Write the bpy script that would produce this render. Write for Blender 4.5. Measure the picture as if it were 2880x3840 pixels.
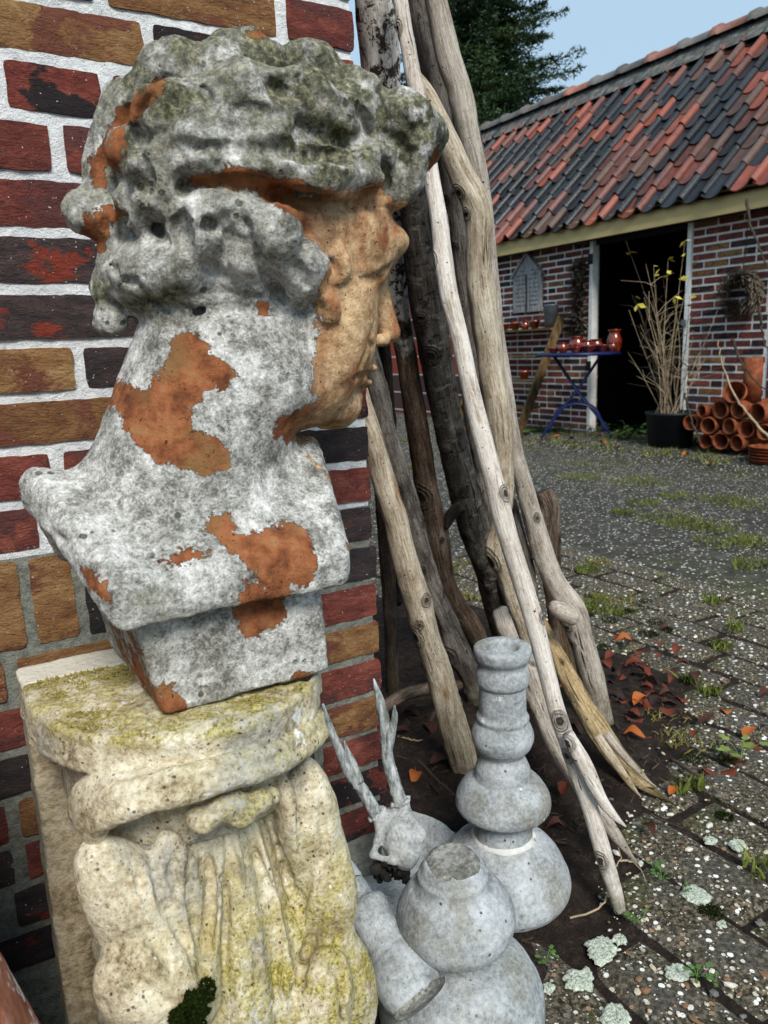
import bpy, math, random
import numpy as np
from mathutils import Vector, Matrix

for _o in list(bpy.data.objects): bpy.data.objects.remove(_o)
SC = bpy.context.scene
COL = SC.collection
rnd = random.Random(7)
V = lambda *a: np.array(a, float)

# ------------------------------------------------------------------ camera
# world: X along the near brick wall, Y along the shed wall, Z up, metres
YAW, PITCH, ROLL, CAM_H = math.radians(30.9), math.radians(11.7), math.radians(1.99), 0.87
_f0 = V(math.sin(YAW), math.cos(YAW), 0); _r0 = V(math.cos(YAW), -math.sin(YAW), 0); _z = V(0, 0, 1)
C_FW = _f0*math.cos(PITCH) - _z*math.sin(PITCH); _up = _f0*math.sin(PITCH) + _z*math.cos(PITCH)
C_R = math.cos(ROLL)*_r0 - math.sin(ROLL)*_up; C_U = math.sin(ROLL)*_r0 + math.cos(ROLL)*_up
C_P = V(0, 0, CAM_H)
cam_data = bpy.data.cameras.new('camera'); cam = bpy.data.objects.new('camera', cam_data); COL.objects.link(cam)
cam.matrix_world = Matrix(((C_R[0], C_U[0], -C_FW[0], 0), (C_R[1], C_U[1], -C_FW[1], 0), (C_R[2], C_U[2], -C_FW[2], CAM_H), (0, 0, 0, 1)))
cam_data.sensor_fit = 'HORIZONTAL'; cam_data.sensor_width = 36; cam_data.lens = 36*2917/2880
cam_data.clip_start = 0.02; cam_data.clip_end = 400
cam_data.dof.use_dof = True; cam_data.dof.focus_distance = 0.95; cam_data.dof.aperture_fstop = 17
SC.camera = cam
SC.render.resolution_x, SC.render.resolution_y = 768, 1024

# ------------------------------------------------------------------ sky and sun (overcast)
SUN_EL, SUN_AZ = math.radians(44), math.radians(197)      # azimuth the light comes from, clockwise from +Y
world = bpy.data.worlds.new('World'); SC.world = world; world.use_nodes = True
nt = world.node_tree; nt.nodes.clear()
_sky = nt.nodes.new('ShaderNodeTexSky'); _sky.sky_type = 'NISHITA'; _sky.sun_disc = False
_sky.sun_elevation = SUN_EL; _sky.sun_rotation = SUN_AZ; _sky.dust_density = 3.0; _sky.ozone_density = 1.5
_b1 = nt.nodes.new('ShaderNodeBackground'); _b1.inputs[1].default_value = 0.05
_b2 = nt.nodes.new('ShaderNodeBackground'); _b2.inputs[0].default_value = (0.465, 0.655, 0.825, 1); _b2.inputs[1].default_value = 0.415
_mx = nt.nodes.new('ShaderNodeMixShader'); _mx.inputs[0].default_value = 0.86
_wo = nt.nodes.new('ShaderNodeOutputWorld')
nt.links.new(_sky.outputs[0], _b1.inputs[0]); nt.links.new(_b1.outputs[0], _mx.inputs[1]); nt.links.new(_b2.outputs[0], _mx.inputs[2]); nt.links.new(_mx.outputs[0], _wo.inputs[0])
_sd = bpy.data.lights.new('sun', 'SUN'); _sd.energy = 1.5; _sd.angle = math.radians(20); _sd.color = (1.0, 0.965, 0.91)
sun = bpy.data.objects.new('sun', _sd); COL.objects.link(sun); sun.location = (0, -3, 6)
_sv = Vector((math.sin(SUN_AZ)*math.cos(SUN_EL), math.cos(SUN_AZ)*math.cos(SUN_EL), math.sin(SUN_EL)))
sun.rotation_euler = _sv.to_track_quat('Z', 'Y').to_euler()
SC.view_settings.view_transform = 'Standard'; SC.view_settings.look = 'None'; SC.view_settings.gamma = 1.0
SC.view_settings.exposure = 1.40; SC.view_settings.use_curve_mapping = False
SC.render.engine = 'CYCLES'
SC.cycles.use_denoising = True
SC.cycles.max_bounces = 6; SC.cycles.diffuse_bounces = 3; SC.cycles.glossy_bounces = 2; SC.cycles.transparent_max_bounces = 8
SC.cycles.caustics_reflective = False; SC.cycles.caustics_refractive = False

# ------------------------------------------------------------------ survey helpers: sight lines from the camera station
S = 2880/1659                       # survey sheet units -> photograph pixels
def ray(px, py): return C_FW + C_R*((px*S - 1440)/2917) - C_U*((py*S - 1920)/2917)
def onY(px, py, y): d = ray(px, py); return C_P + d*(y/d[1])
def onX(px, py, x): d = ray(px, py); return C_P + d*(x/d[0])
def onZ(px, py, z=0.0): d = ray(px, py); return C_P + d*((z-CAM_H)/d[2])
def atD(px, py, dep): return C_P + ray(px, py)*dep
def depth(p): return float((np.asarray(p)-C_P) @ C_FW)

# ------------------------------------------------------------------ numpy noise
def _hash(ix, iy, iz, seed):
    h = (ix.astype(np.int64)*374761393 + iy.astype(np.int64)*668265263 + iz.astype(np.int64)*2147483647 + seed*1274126177) & 0xffffffff
    h = ((h ^ (h >> 13))*1274126177) & 0xffffffff
    h = ((h ^ (h >> 16))*2246822519) & 0xffffffff
    return ((h ^ (h >> 15)) & 0xffff)/65535.0
def vnoise(P, seed=0):
    P = np.asarray(P, float); I = np.floor(P).astype(np.int64); f = P - I; f = f*f*(3-2*f)
    r = 0
    for dx in (0, 1):
        wx = f[..., 0] if dx else 1-f[..., 0]
        for dy in (0, 1):
            wy = f[..., 1] if dy else 1-f[..., 1]
            for dz in (0, 1):
                wz = f[..., 2] if dz else 1-f[..., 2]
                r = r + wx*wy*wz*_hash(I[..., 0]+dx, I[..., 1]+dy, I[..., 2]+dz, seed)
    return r*2-1
def fbm(P, scale, octv=3, seed=0, gain=0.5):
    P = np.asarray(P, float)*scale; a = 1.0; r = 0; t = 0
    for o in range(octv):
        r = r + a*vnoise(P*(2.03**o)+o*17.3, seed+o); t += a; a *= gain
    return r/t

# ------------------------------------------------------------------ mesh helpers
def link(o, parent=None):
    COL.objects.link(o)
    if parent is not None: o.parent = parent
    return o
def mesh_from(name, v, f, mats=None, smooth=True, mi=None):
    me = bpy.data.meshes.new(name)
    if isinstance(f, np.ndarray) and len(f):
        n = f.shape[1]; v = np.asarray(v, np.float32)
        me.vertices.add(len(v)); me.vertices.foreach_set('co', v.ravel())
        me.loops.add(f.size); me.loops.foreach_set('vertex_index', f.ravel().astype(np.int32))
        me.polygons.add(len(f)); me.polygons.foreach_set('loop_start', np.arange(0, f.size, n, dtype=np.int32))
        me.update(calc_edges=True)
    else:
        me.from_pydata([tuple(map(float, p)) for p in v], [], [tuple(int(i) for i in q) for q in f])
    for m in (mats if isinstance(mats, (list, tuple)) else [mats]):
        if m is not None: me.materials.append(m)
    if mi is not None: me.polygons.foreach_set('material_index', np.asarray(mi, np.int32))
    me.polygons.foreach_set('use_smooth', np.full(len(me.polygons), bool(smooth)))
    me.validate(); me.update()
    return me
def obj(name, v, f, mat, parent=None, smooth=True, mi=None):
    o = bpy.data.objects.new(name, mesh_from(name, v, f, mat, smooth, mi)); return link(o, parent)
def inst(name, me, parent=None, loc=(0, 0, 0), rot=(0, 0, 0), scale=(1, 1, 1)):
    o = bpy.data.objects.new(name, me); o.location = loc; o.rotation_euler = rot; o.scale = scale; return link(o, parent)
def empty(name, loc=(0, 0, 0), rot=(0, 0, 0)):
    o = bpy.data.objects.new(name, None); o.empty_display_size = 0.02; o.location = loc; o.rotation_euler = rot; return link(o)
def tag(o, label=None, cat=None, group=None, kind=None):
    if label: o['label'] = label
    if cat: o['category'] = cat
    if group: o['group'] = group
    if kind: o['kind'] = kind
    return o
def keep_world(o, parent):            # parent a mesh built in world coordinates under an empty that stands at the base
    o.parent = parent; o.matrix_parent_inverse = Matrix.LocRotScale(parent.location, parent.rotation_euler, None).inverted(); return o
class MB:
    "collects boxes, tubes, lathes and sheets into one mesh"
    def __init__(s): s.v = []; s.f = []
    def add(s, v, f):
        b = len(s.v); s.v += [tuple(map(float, p)) for p in v]; s.f += [tuple(int(i)+b for i in q) for q in f]; return s
    def box(s, lo, hi, bev=0.0):
        (x0, y0, z0), (x1, y1, z1) = lo, hi
        v = [(x, y, z) for x in (x0, x1) for y in (y0, y1) for z in (z0, z1)]
        return s.add(v, [(0, 1, 3, 2), (4, 6, 7, 5), (0, 4, 5, 1), (2, 3, 7, 6), (0, 2, 6, 4), (1, 5, 7, 3)])
    def beam(s, a, b, w, h, up=(0, 0, 1)):
        a, b = np.asarray(a, float), np.asarray(b, float); d = b-a; d /= np.linalg.norm(d)
        u = np.asarray(up, float); sd = np.cross(d, u); sd /= np.linalg.norm(sd); u = np.cross(sd, d)
        v = [p + sd*i*w/2 + u*j*h/2 for p in (a, b) for i in (-1, 1) for j in (-1, 1)]
        return s.add(v, [(0, 1, 3, 2), (4, 6, 7, 5), (0, 4, 5, 1), (2, 3, 7, 6), (0, 2, 6, 4), (1, 5, 7, 3)])
    def tube(s, pts, r, seg=8, cap=True, fn=None):
        v, f = tube_arrays(pts, r, seg, cap, fn); return s.add(v, f)
    def lathe(s, prof, seg=24, at=(0, 0, 0), M=None, closed=False):
        n = len(prof); v = []; f = []
        for i, (r, z) in enumerate(prof):
            for k in range(seg):
                a = 2*math.pi*k/seg; p = V(r*math.cos(a), r*math.sin(a), z)
                if M is not None: p = M @ p
                v.append(p+np.asarray(at, float))
        for i in range(n-1 if not closed else n):
            j = (i+1) % n
            for k in range(seg):
                l = (k+1) % seg; f.append((i*seg+k, i*seg+l, j*seg+l, j*seg+k))
        return s.add(v, f)
    def build(s, name, mat, parent=None, smooth=False): return obj(name, s.v, s.f, mat, parent, smooth)
    def mesh(s, name, mat, smooth=False): return mesh_from(name, s.v, s.f, mat, smooth)
def frames(P):
    P = np.asarray(P, float); T = np.gradient(P, axis=0); T /= np.linalg.norm(T, axis=1)[:, None]+1e-12
    n = np.cross(T[0], V(0.31, 0.22, 0.93)); n /= np.linalg.norm(n); N = [n]
    for i in range(1, len(P)):
        n = N[-1] - T[i]*(N[-1] @ T[i]); n /= np.linalg.norm(n)+1e-12; N.append(n)
    N = np.array(N); return T, N, np.cross(T, N)
def tube_arrays(pts, r, seg=8, cap=True, fn=None):
    P = np.asarray(pts, float); n = len(P); r = np.broadcast_to(np.asarray(r, float), (n,))
    T, N, B = frames(P); a = np.arange(seg)*2*math.pi/seg
    ring = np.cos(a)[None, :, None]*N[:, None] + np.sin(a)[None, :, None]*B[:, None]
    rr = np.repeat(r[:, None], seg, 1)
    if fn is not None: rr = fn(P, ring, rr)
    v = (P[:, None] + ring*rr[..., None]).reshape(-1, 3)
    i = np.arange(n-1)[:, None]*seg; k = np.arange(seg)[None]; l = (k+1) % seg
    f = np.stack([i+k, i+l, i+seg+l, i+seg+k], -1).reshape(-1, 4)
    f = [tuple(q) for q in f]
    if cap: f += [tuple(range(seg-1, -1, -1)), tuple(range((n-1)*seg, n*seg))]
    return v, f
def smooth_path(pts, n):
    "Catmull-Rom through rows of any width"
    P = np.asarray(pts, float); P = np.vstack([2*P[0]-P[1], P, 2*P[-1]-P[-2]]); m = len(P)-3
    t = np.linspace(0, m-1e-6, n); i = t.astype(int); u = (t-i)[:, None]
    a, b, c, d = P[i], P[i+1], P[i+2], P[i+3]
    return 0.5*((2*b)+(-a+c)*u+(2*a-5*b+4*c-d)*u*u+(-a+3*b-3*c+d)*u**3)

# ------------------------------------------------------------------ sculpting: signed distance field on a grid, surface nets
class Field:
    def __init__(s, lo, hi, h):
        s.lo = np.asarray(lo, float); s.h = h; s.n = np.ceil((np.asarray(hi)-s.lo)/h).astype(int)+1
        s.F = np.full(s.n, 1.0)
    def block(s, lo, hi):
        a = np.clip(np.floor((np.asarray(lo)-s.lo)/s.h).astype(int), 0, s.n); b = np.clip(np.ceil((np.asarray(hi)-s.lo)/s.h).astype(int)+1, 0, s.n)
        sl = tuple(slice(i, j) for i, j in zip(a, b))
        ax = [s.lo[i]+s.h*np.arange(a[i], b[i]) for i in range(3)]
        return sl, np.meshgrid(*ax, indexing='ij')
    def mix(s, sl, d, k, sub=False):
        A = s.F[sl]
        if A.size == 0: return
        if sub: A2, B2, sg = -A, d, -1
        else: A2, B2, sg = A, d, 1
        h = np.clip(.5+.5*(B2-A2)/k, 0, 1); r = B2*(1-h)+A2*h-k*h*(1-h); s.F[sl] = sg*r
    def ell(s, c, r, k=.01, sub=False, rot=None):
        c = np.asarray(c, float); r = np.asarray(r, float)*np.ones(3); m = r.max()+k+.01
        sl, (X, Y, Z) = s.block(c-m, c+m); X, Y, Z = X-c[0], Y-c[1], Z-c[2]
        if rot is not None:
            R = rot; X, Y, Z = (R[0][0]*X+R[0][1]*Y+R[0][2]*Z, R[1][0]*X+R[1][1]*Y+R[1][2]*Z, R[2][0]*X+R[2][1]*Y+R[2][2]*Z)
        k0 = np.sqrt((X/r[0])**2+(Y/r[1])**2+(Z/r[2])**2); k1 = np.sqrt((X/r[0]**2)**2+(Y/r[1]**2)**2+(Z/r[2]**2)**2)+1e-9
        s.mix(sl, k0*(k0-1)/k1, k, sub)
    def cap(s, a, b, ra, rb=None, k=.01, sub=False, groove=0.0, tw=0.0):
        a, b = np.asarray(a, float), np.asarray(b, float); rb = ra if rb is None else rb; m = max(ra, rb)+k+.01
        sl, (X, Y, Z) = s.block(np.minimum(a, b)-m, np.maximum(a, b)+m); d = b-a
        t = np.clip(((X-a[0])*d[0]+(Y-a[1])*d[1]+(Z-a[2])*d[2])/(d@d+1e-12), 0, 1)
        qx, qy, qz = X-a[0]-t*d[0], Y-a[1]-t*d[1], Z-a[2]-t*d[2]; D_ = np.sqrt(qx**2+qy**2+qz**2)-(ra+(rb-ra)*t)
        if groove:
            e = d/(np.linalg.norm(d)+1e-9); u = np.cross(e, V(.3, .2, .93)); u /= np.linalg.norm(u); w = np.cross(e, u)
            D_ = D_+groove*np.sin(5*np.arctan2(qx*u[0]+qy*u[1]+qz*u[2], qx*w[0]+qy*w[1]+qz*w[2])+tw+t*1.6)
        s.mix(sl, D_, k, sub)
    def surf(s, px, py, t0=.40, t1=1.2):
        "first point of the carved surface along a sight line"
        d = ray(px, py); t = np.arange(t0, t1, .0008); P = C_P+d*t[:, None]; I = np.round((P-s.lo)/s.h).astype(int); ok = ((I >= 0) & (I < s.n)).all(1)
        val = np.ones(len(t)); val[ok] = s.F[tuple(I[ok].T)]; j = np.argmax(val < 0); return P[j] if val[j] < 0 else None
    def cut(s, pts, r, k=.003, sub=True, n=None, sink=0.0):
        "a chisel line (or a raised ridge) that follows the surface"
        Q = smooth_path([(x, y, 0) for x, y in pts], n or 6*len(pts))[:, :2]; L = [s.surf(*p) for p in Q]; m_ = len(L)
        for i in range(m_-1):
            a, b = L[i], L[i+1]
            if a is None or b is None or np.linalg.norm(a-b) > .03: continue
            w = math.sin(math.pi*(i+.5)/m_)**.5; s.cap(a, b, r*max(.3, w), k=k, sub=sub)
    def func(s, lo, hi, fn, k=.01, sub=False):
        sl, (X, Y, Z) = s.block(lo, hi); s.mix(sl, fn(X, Y, Z), k, sub)
    def noise(s, amp, scale, octv=3, seed=0, band=.02, fn=None):
        m = np.abs(s.F) < band; I = np.argwhere(m); P = s.lo+I*s.h; d = fbm(P, scale, octv, seed)
        if fn is not None: d = fn(d, P)
        s.F[m] += amp*d
    def net(s):
        F = s.F; n = s.n; neg = F < 0
        c = [neg[i:n[0]-1+i, j:n[1]-1+j, k:n[2]-1+k] for i in (0, 1) for j in (0, 1) for k in (0, 1)]
        cnt = sum(x.astype(np.int8) for x in c); act = (cnt > 0) & (cnt < 8); I = np.argwhere(act)
        idx = np.full(act.shape, -1, np.int64); idx[act] = np.arange(len(I))
        acc = np.zeros((len(I), 3)); w = np.zeros(len(I))
        cor = [(i, j, k) for i in (0, 1) for j in (0, 1) for k in (0, 1)]
        val = {q: F[I[:, 0]+q[0], I[:, 1]+q[1], I[:, 2]+q[2]] for q in cor}
        for q in cor:
            for ax in range(3):
                if q[ax] == 0:
                    p = list(q); p[ax] = 1; p = tuple(p); a, b = val[q], val[p]; x = (a < 0) != (b < 0)
                    t = np.where(x, a/(a-b+1e-12*(a == b)), 0); pt = np.tile(np.array(q, float), (len(I), 1)); pt[:, ax] = t
                    acc[x] += pt[x]; w[x] += 1
        vert = s.lo+(I+acc/w[:, None])*s.h; faces = []
        for ax in range(3):
            o1, o2 = [(1, 2), (2, 0), (0, 1)][ax]
            A = np.take(F, range(n[ax]-1), ax); B = np.take(F, range(1, n[ax]), ax); x = (A < 0) != (B < 0); E = np.argwhere(x)
            ok = (E[:, o1] > 0) & (E[:, o2] > 0) & (E[:, o1] < n[o1]-1) & (E[:, o2] < n[o2]-1); E = E[ok]
            flip = A[tuple(E.T)] < 0
            def cell(d1, d2):
                q = E.copy(); q[:, o1] -= d1; q[:, o2] -= d2; return idx[tuple(q.T)]
            q = np.stack([cell(1, 1), cell(0, 1), cell(0, 0), cell(1, 0)], -1); q[~flip] = q[~flip][:, ::-1]; faces.append(q)
        f = np.concatenate(faces); return vert, f[(f >= 0).all(1)]
def vnormals(v, f):
    n = np.cross(v[f[:, 2]]-v[f[:, 0]], v[f[:, 3]]-v[f[:, 1]]); N = np.zeros_like(v)
    for i in range(4): np.add.at(N, f[:, i], n)
    return N/(np.linalg.norm(N, axis=1)[:, None]+1e-12)
def attr(o, name, val):
    a = o.data.attributes.new(name, 'FLOAT', 'POINT'); a.data.foreach_set('value', np.asarray(val, np.float32))
def submesh(name, v, f, sel, mat, parent, attrs, N):
    "cut one region of a sculpted surface out as a mesh of its own, keeping the joint normals"
    f = f[sel]; u, inv = np.unique(f, return_inverse=True); o = obj(name, v[u], inv.reshape(f.shape), mat, parent)
    for k, a in attrs.items(): attr(o, k, a[u])
    o.data.normals_split_custom_set_from_vertices([tuple(x) for x in N[u]])
    return o
def poly_sd(x, z, P):
    "signed distance to a polygon, positive inside"
    P = np.asarray(P, float); d = np.full(x.shape, 9.0); ins = np.zeros(x.shape, bool)
    for (ax, az), (bx, bz) in zip(P, np.roll(P, -1, 0)):
        ex, ez = bx-ax, bz-az; t = np.clip(((x-ax)*ex+(z-az)*ez)/(ex*ex+ez*ez+1e-12), 0, 1)
        d = np.minimum(d, np.hypot(x-ax-t*ex, z-az-t*ez))
        c = (az > z) != (bz > z); ins ^= c & (x < (bx-ax)*(z-az)/(bz-az+1e-12)+ax)
    return np.where(ins, d, -d)

# ------------------------------------------------------------------ material helper
def srgb(r, g, b): return tuple(((c/255)/12.92 if c/255 <= .04045 else ((c/255+.055)/1.055)**2.4) for c in (r, g, b))+(1.0,)
class NT:
    def __init__(s, name, rough=.85, spec=.3):
        s.m = bpy.data.materials.new(name); s.m.use_nodes = True; s.t = s.m.node_tree; s.b = s.t.nodes['Principled BSDF']
        s.b.inputs['Roughness'].default_value = rough; s.b.inputs['Specular IOR Level'].default_value = spec
        s.tc = s.t.nodes.new('ShaderNodeTexCoord'); s.co = s.tc.outputs['Object']
    def n(s, t, **kw):
        x = s.t.nodes.new(t)
        for k, v in kw.items(): setattr(x, k, v)
        return x
    def put(s, sock, v):
        if hasattr(v, 'is_output'): s.t.links.new(v, sock)
        elif v is not None: sock.default_value = v
    def noise(s, scale, det=4, rough=.6, co=None, dist=0, fac=True):
        x = s.n('ShaderNodeTexNoise'); s.put(x.inputs['Vector'], co or s.co); x.inputs['Scale'].default_value = scale; x.inputs['Detail'].default_value = det
        x.inputs['Roughness'].default_value = rough; x.inputs['Distortion'].default_value = dist; return x.outputs['Fac' if fac else 'Color']
    def voro(s, scale, feat='F1', out='Distance', co=None, rand=1):
        x = s.n('ShaderNodeTexVoronoi'); x.feature = feat; s.put(x.inputs['Vector'], co or s.co); x.inputs['Scale'].default_value = scale; x.inputs['Randomness'].default_value = rand; return x.outputs[out]
    def ramp(s, fac, stops, interp='LINEAR'):
        x = s.n('ShaderNodeValToRGB'); s.put(x.inputs[0], fac); e = x.color_ramp.elements; x.color_ramp.interpolation = interp
        while len(e) < len(stops): e.new(.5)
        for q, (p, c) in zip(e, stops): q.position = p; q.color = c if isinstance(c, tuple) else (c, c, c, 1)
        return x.outputs[0]
    def step(s, v, a, b):
        x = s.n('ShaderNodeMapRange'); s.put(x.inputs[0], v); x.inputs[1].default_value = a; x.inputs[2].default_value = b; x.clamp = True; return x.outputs[0]
    def mix(s, f, a, b, mode='MIX'):
        x = s.n('ShaderNodeMix'); x.data_type = 'RGBA'; x.blend_type = mode; s.put(x.inputs[0], f); s.put(x.inputs[6], a); s.put(x.inputs[7], b); return x.outputs[2]
    def math(s, op, a, b=None, c=None):
        x = s.n('ShaderNodeMath'); x.operation = op; s.put(x.inputs[0], a)
        if b is not None: s.put(x.inputs[1], b)
        if c is not None: s.put(x.inputs[2], c)
        return x.outputs[0]
    def map(s, scale=(1, 1, 1), rot=(0, 0, 0), loc=(0, 0, 0), co=None):
        x = s.n('ShaderNodeMapping'); s.put(x.inputs[0], co or s.co); x.inputs['Scale'].default_value = scale; x.inputs['Rotation'].default_value = rot; s.put(x.inputs['Location'], loc); return x.outputs[0]
    def geo(s, out): 
        return s.n('ShaderNodeNewGeometry').outputs[out]
    def sep(s, v, i): 
        x = s.n('ShaderNodeSeparateXYZ'); s.put(x.inputs[0], v); return x.outputs[i]
    def at(s, name, out='Fac'): x = s.n('ShaderNodeAttribute'); x.attribute_name = name; return x.outputs[out]
    def rand(s): return s.n('ShaderNodeObjectInfo').outputs['Random']
    def off(s):
        "object coordinates shifted by the object's random number, so copies differ"
        x = s.n('ShaderNodeVectorMath'); x.operation = 'MULTIPLY_ADD'; r = s.rand(); cb = s.n('ShaderNodeCombineXYZ')
        for i, k in enumerate((37.1, 51.7, 23.3)): s.put(cb.inputs[i], s.math('MULTIPLY', r, k))
        s.put(x.inputs[0], s.co); x.inputs[1].default_value = (1, 1, 1); s.put(x.inputs[2], cb.outputs[0]); s.co = x.outputs[0]; return s
    def bump(s, h, dist, strength=1.0, nrm=None):
        x = s.n('ShaderNodeBump'); s.put(x.inputs['Height'], h); x.inputs['Distance'].default_value = dist; x.inputs['Strength'].default_value = strength
        if nrm is not None: s.put(x.inputs['Normal'], nrm)
        return x.outputs[0]
    def out(s, col=None, nrm=None, rough=None, metal=None, coat=None):
        if col is not None: s.put(s.b.inputs['Base Color'], col)
        if nrm is not None: s.put(s.b.inputs['Normal'], nrm)
        if rough is not None: s.put(s.b.inputs['Roughness'], rough)
        if metal is not None: s.put(s.b.inputs['Metallic'], metal)
        if coat is not None: s.b.inputs['Coat Weight'].default_value = coat; s.b.inputs['Coat Roughness'].default_value = .12
        return s.m
def plain(name, c, rough=.8, var=.18, scale=30, bump=.0006, spec=.3, metal=None, coat=None):
    m = NT(name, rough, spec).off(); n = m.noise(scale, 5); d = tuple(x*(1-var*1.6) for x in c[:3])+(1,); l = tuple(min(1, x*(1+var)) for x in c[:3])+(1,)
    return m.out(m.ramp(n, [(.3, d), (.7, l)]), m.bump(m.noise(scale*4, 4), bump) if bump else None, metal=metal, coat=coat)

# ================================================================== near brick wall
def brick_mat(name, lo, mid, hi, patch=None, pth=.62):
    m = NT(name, .9, .2).off()
    st = m.map((1, 1, 2.6)); n1 = m.noise(26, 6, .65, st); n2 = m.noise(150, 4, .7, st); r = m.rand()
    f = m.math('ADD', m.math('MULTIPLY', n1, .75), m.math('MULTIPLY', n2, .25))
    f = m.math('ADD', f, m.math('MULTIPLY', m.math('SUBTRACT', r, .5), .16))
    c = m.ramp(f, [(.30, lo), (.5, mid), (.70, hi)])
    if patch: c = m.mix(m.step(m.noise(15, 5, .62, m.map((1, 1, 1.5), loc=(3, 1, 2))), pth-.05, pth), c, patch)
    c = m.mix(m.math('MULTIPLY', m.step(m.noise(420, 2, .5), .60, .75), .45), c, tuple(x*.35 for x in lo[:3])+(1,))
    c = m.mix(m.step(m.noise(300, 1, .5, m.map(loc=(9, 4, 7))), .745, .76), c, (.55, .50, .46, 1))
    def crease(sc, lo, mp):
        return m.step(m.math('ABSOLUTE', m.math('SUBTRACT', m.noise(sc, 4, .6, mp, .6), .5)), 0.0, lo)
    cr = m.math('MULTIPLY', crease(22, .020, m.map((.8, 1, 2.0), rot=(0, .3, 0))), crease(34, .018, m.map((.7, 1, 1.8), rot=(0, -.25, 0), loc=(4, 0, 2))))
    c = m.mix(m.math('MULTIPLY', m.math('SUBTRACT', 1, cr), .22), c, tuple(x*.4 for x in lo[:3])+(1,))
    h = m.math('ADD', m.math('MULTIPLY', m.noise(150, 6, .75, st), .7), m.math('MULTIPLY', cr, .16))
    return m.out(c, m.bump(h, .0046, 1.0))
BR = {'r': brick_mat('brick_red', srgb(80, 40, 35), srgb(122, 64, 54), srgb(152, 90, 74), srgb(92, 56, 53), .58),
      'b': brick_mat('brick_brown', srgb(92, 58, 40), srgb(136, 98, 62), srgb(166, 132, 90), srgb(114, 70, 54), .58),
      'd': brick_mat('brick_dark', srgb(38, 34, 35), srgb(60, 51, 51), srgb(84, 68, 64), srgb(128, 56, 42), .63),
      'm': brick_mat('brick_mixed', srgb(60, 44, 42), srgb(112, 54, 46), srgb(146, 78, 64), srgb(44, 38, 38), .50)}
def mortar_mat(name, lo, hi, scale=90):
    m = NT(name, .95, .15); n = m.noise(scale, 6, .7); g = m.noise(480, 2, .6)
    c = m.ramp(n, [(.28, lo), (.62, hi)])
    c = m.mix(m.math('MULTIPLY', m.step(g, .62, .72), .5), c, tuple(x*.45 for x in lo[:3])+(1,))
    return m.out(c, m.bump(m.math('ADD', m.noise(160, 6, .75), m.math('MULTIPLY', g, .3)), .0055, 1.0))
M_mw = mortar_mat('mortar_white', srgb(206, 207, 206), srgb(246, 246, 244))
M_mg = mortar_mat('mortar_grey', srgb(92, 94, 86), srgb(146, 147, 136))
def brick_mesh(w, h, seed, mat, d=.10, nx=None, amp=1.0):
    nx = nx or max(8, int(w/.006)); nz = max(6, int(h/.006)); rs = np.random.RandomState(seed)
    U, W = np.meshgrid(np.linspace(-1, 1, nx+1), np.linspace(-1, 1, nz+1), indexing='ij')
    X, Z = U*w/2, W*h/2; o = rs.rand(3)*40
    P = np.stack([X+o[0], np.zeros_like(X)+o[1], Z+o[2]], -1)
    e = .0017*amp
    eu, ew = np.abs(U)**8, np.abs(W)**6
    X = X+fbm(P, 70, 3, 3)*e*1.6*eu*np.sign(U)-.0*eu*np.sign(U); Z = Z+fbm(P, 60, 3, 9)*e*1.25*ew*np.sign(W)
    dx, dz = (1-np.abs(U))*w/2, (1-np.abs(W))*h/2
    cr = np.hypot(np.maximum(.007-dx, 0), np.maximum(.007-dz, 0)); k = np.clip(cr/.0099, 0, 1)**3
    X -= np.sign(U)*k*.0016; Z -= np.sign(W)*k*.0016
    Yf = -fbm(P*V(1, 1, 2.2), 34, 4, 5)*.0017*amp - np.abs(fbm(P*V(.6, 1, 1.8), 34, 3, 15))*.0012*amp
    edge = np.minimum(dx, dz); Yf = Yf + .0009*np.clip(1-edge/.002, 0, 1)**2
    v = np.stack([X, Yf, Z], -1).reshape(-1, 3); i = np.arange(nx)[:, None]*(nz+1); j = np.arange(nz)[None]
    f = np.stack([i+j, i+nz+1+j, i+nz+2+j, i+j+1], -1).reshape(-1, 4).tolist()
    rim = [a*(nz+1) for a in range(nx+1)]+[nx*(nz+1)+b for b in range(1, nz+1)]+[a*(nz+1)+nz for a in range(nx-1, -1, -1)]+[b for b in range(nz-1, 0, -1)]
    b0 = len(v); back = v[rim].copy(); back[:, 1] = d; v = np.vstack([v, back]); n = len(rim)
    f += [(rim[(q+1) % n], rim[q], b0+q, b0+(q+1) % n) for q in range(n)]; f.append(tuple(range(b0, b0+n)))
    me = mesh_from('brick', v, f, mat); me.set_sharp_from_angle(angle=math.radians(38)); return me
WALL_Y, RH, L0, CX_ = 1.0, .0616, 1.262, .577
wall = tag(empty('brick_wall', (.0, 1.05, 0)), 'rough brick wall with thick white and grey mortar joints behind the stone bust', 'wall')
def near_brick(x0, x1, z0, z1, c, seed):
    o = inst('brick', brick_mesh(x1-x0, z1-z0, seed, BR[c]), None, ((x0+x1)/2, WALL_Y+rnd.uniform(-.0015, .0015), (z0+z1)/2), (0, rnd.uniform(-.006, .006), 0))
    keep_world(o, wall); return o
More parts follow.
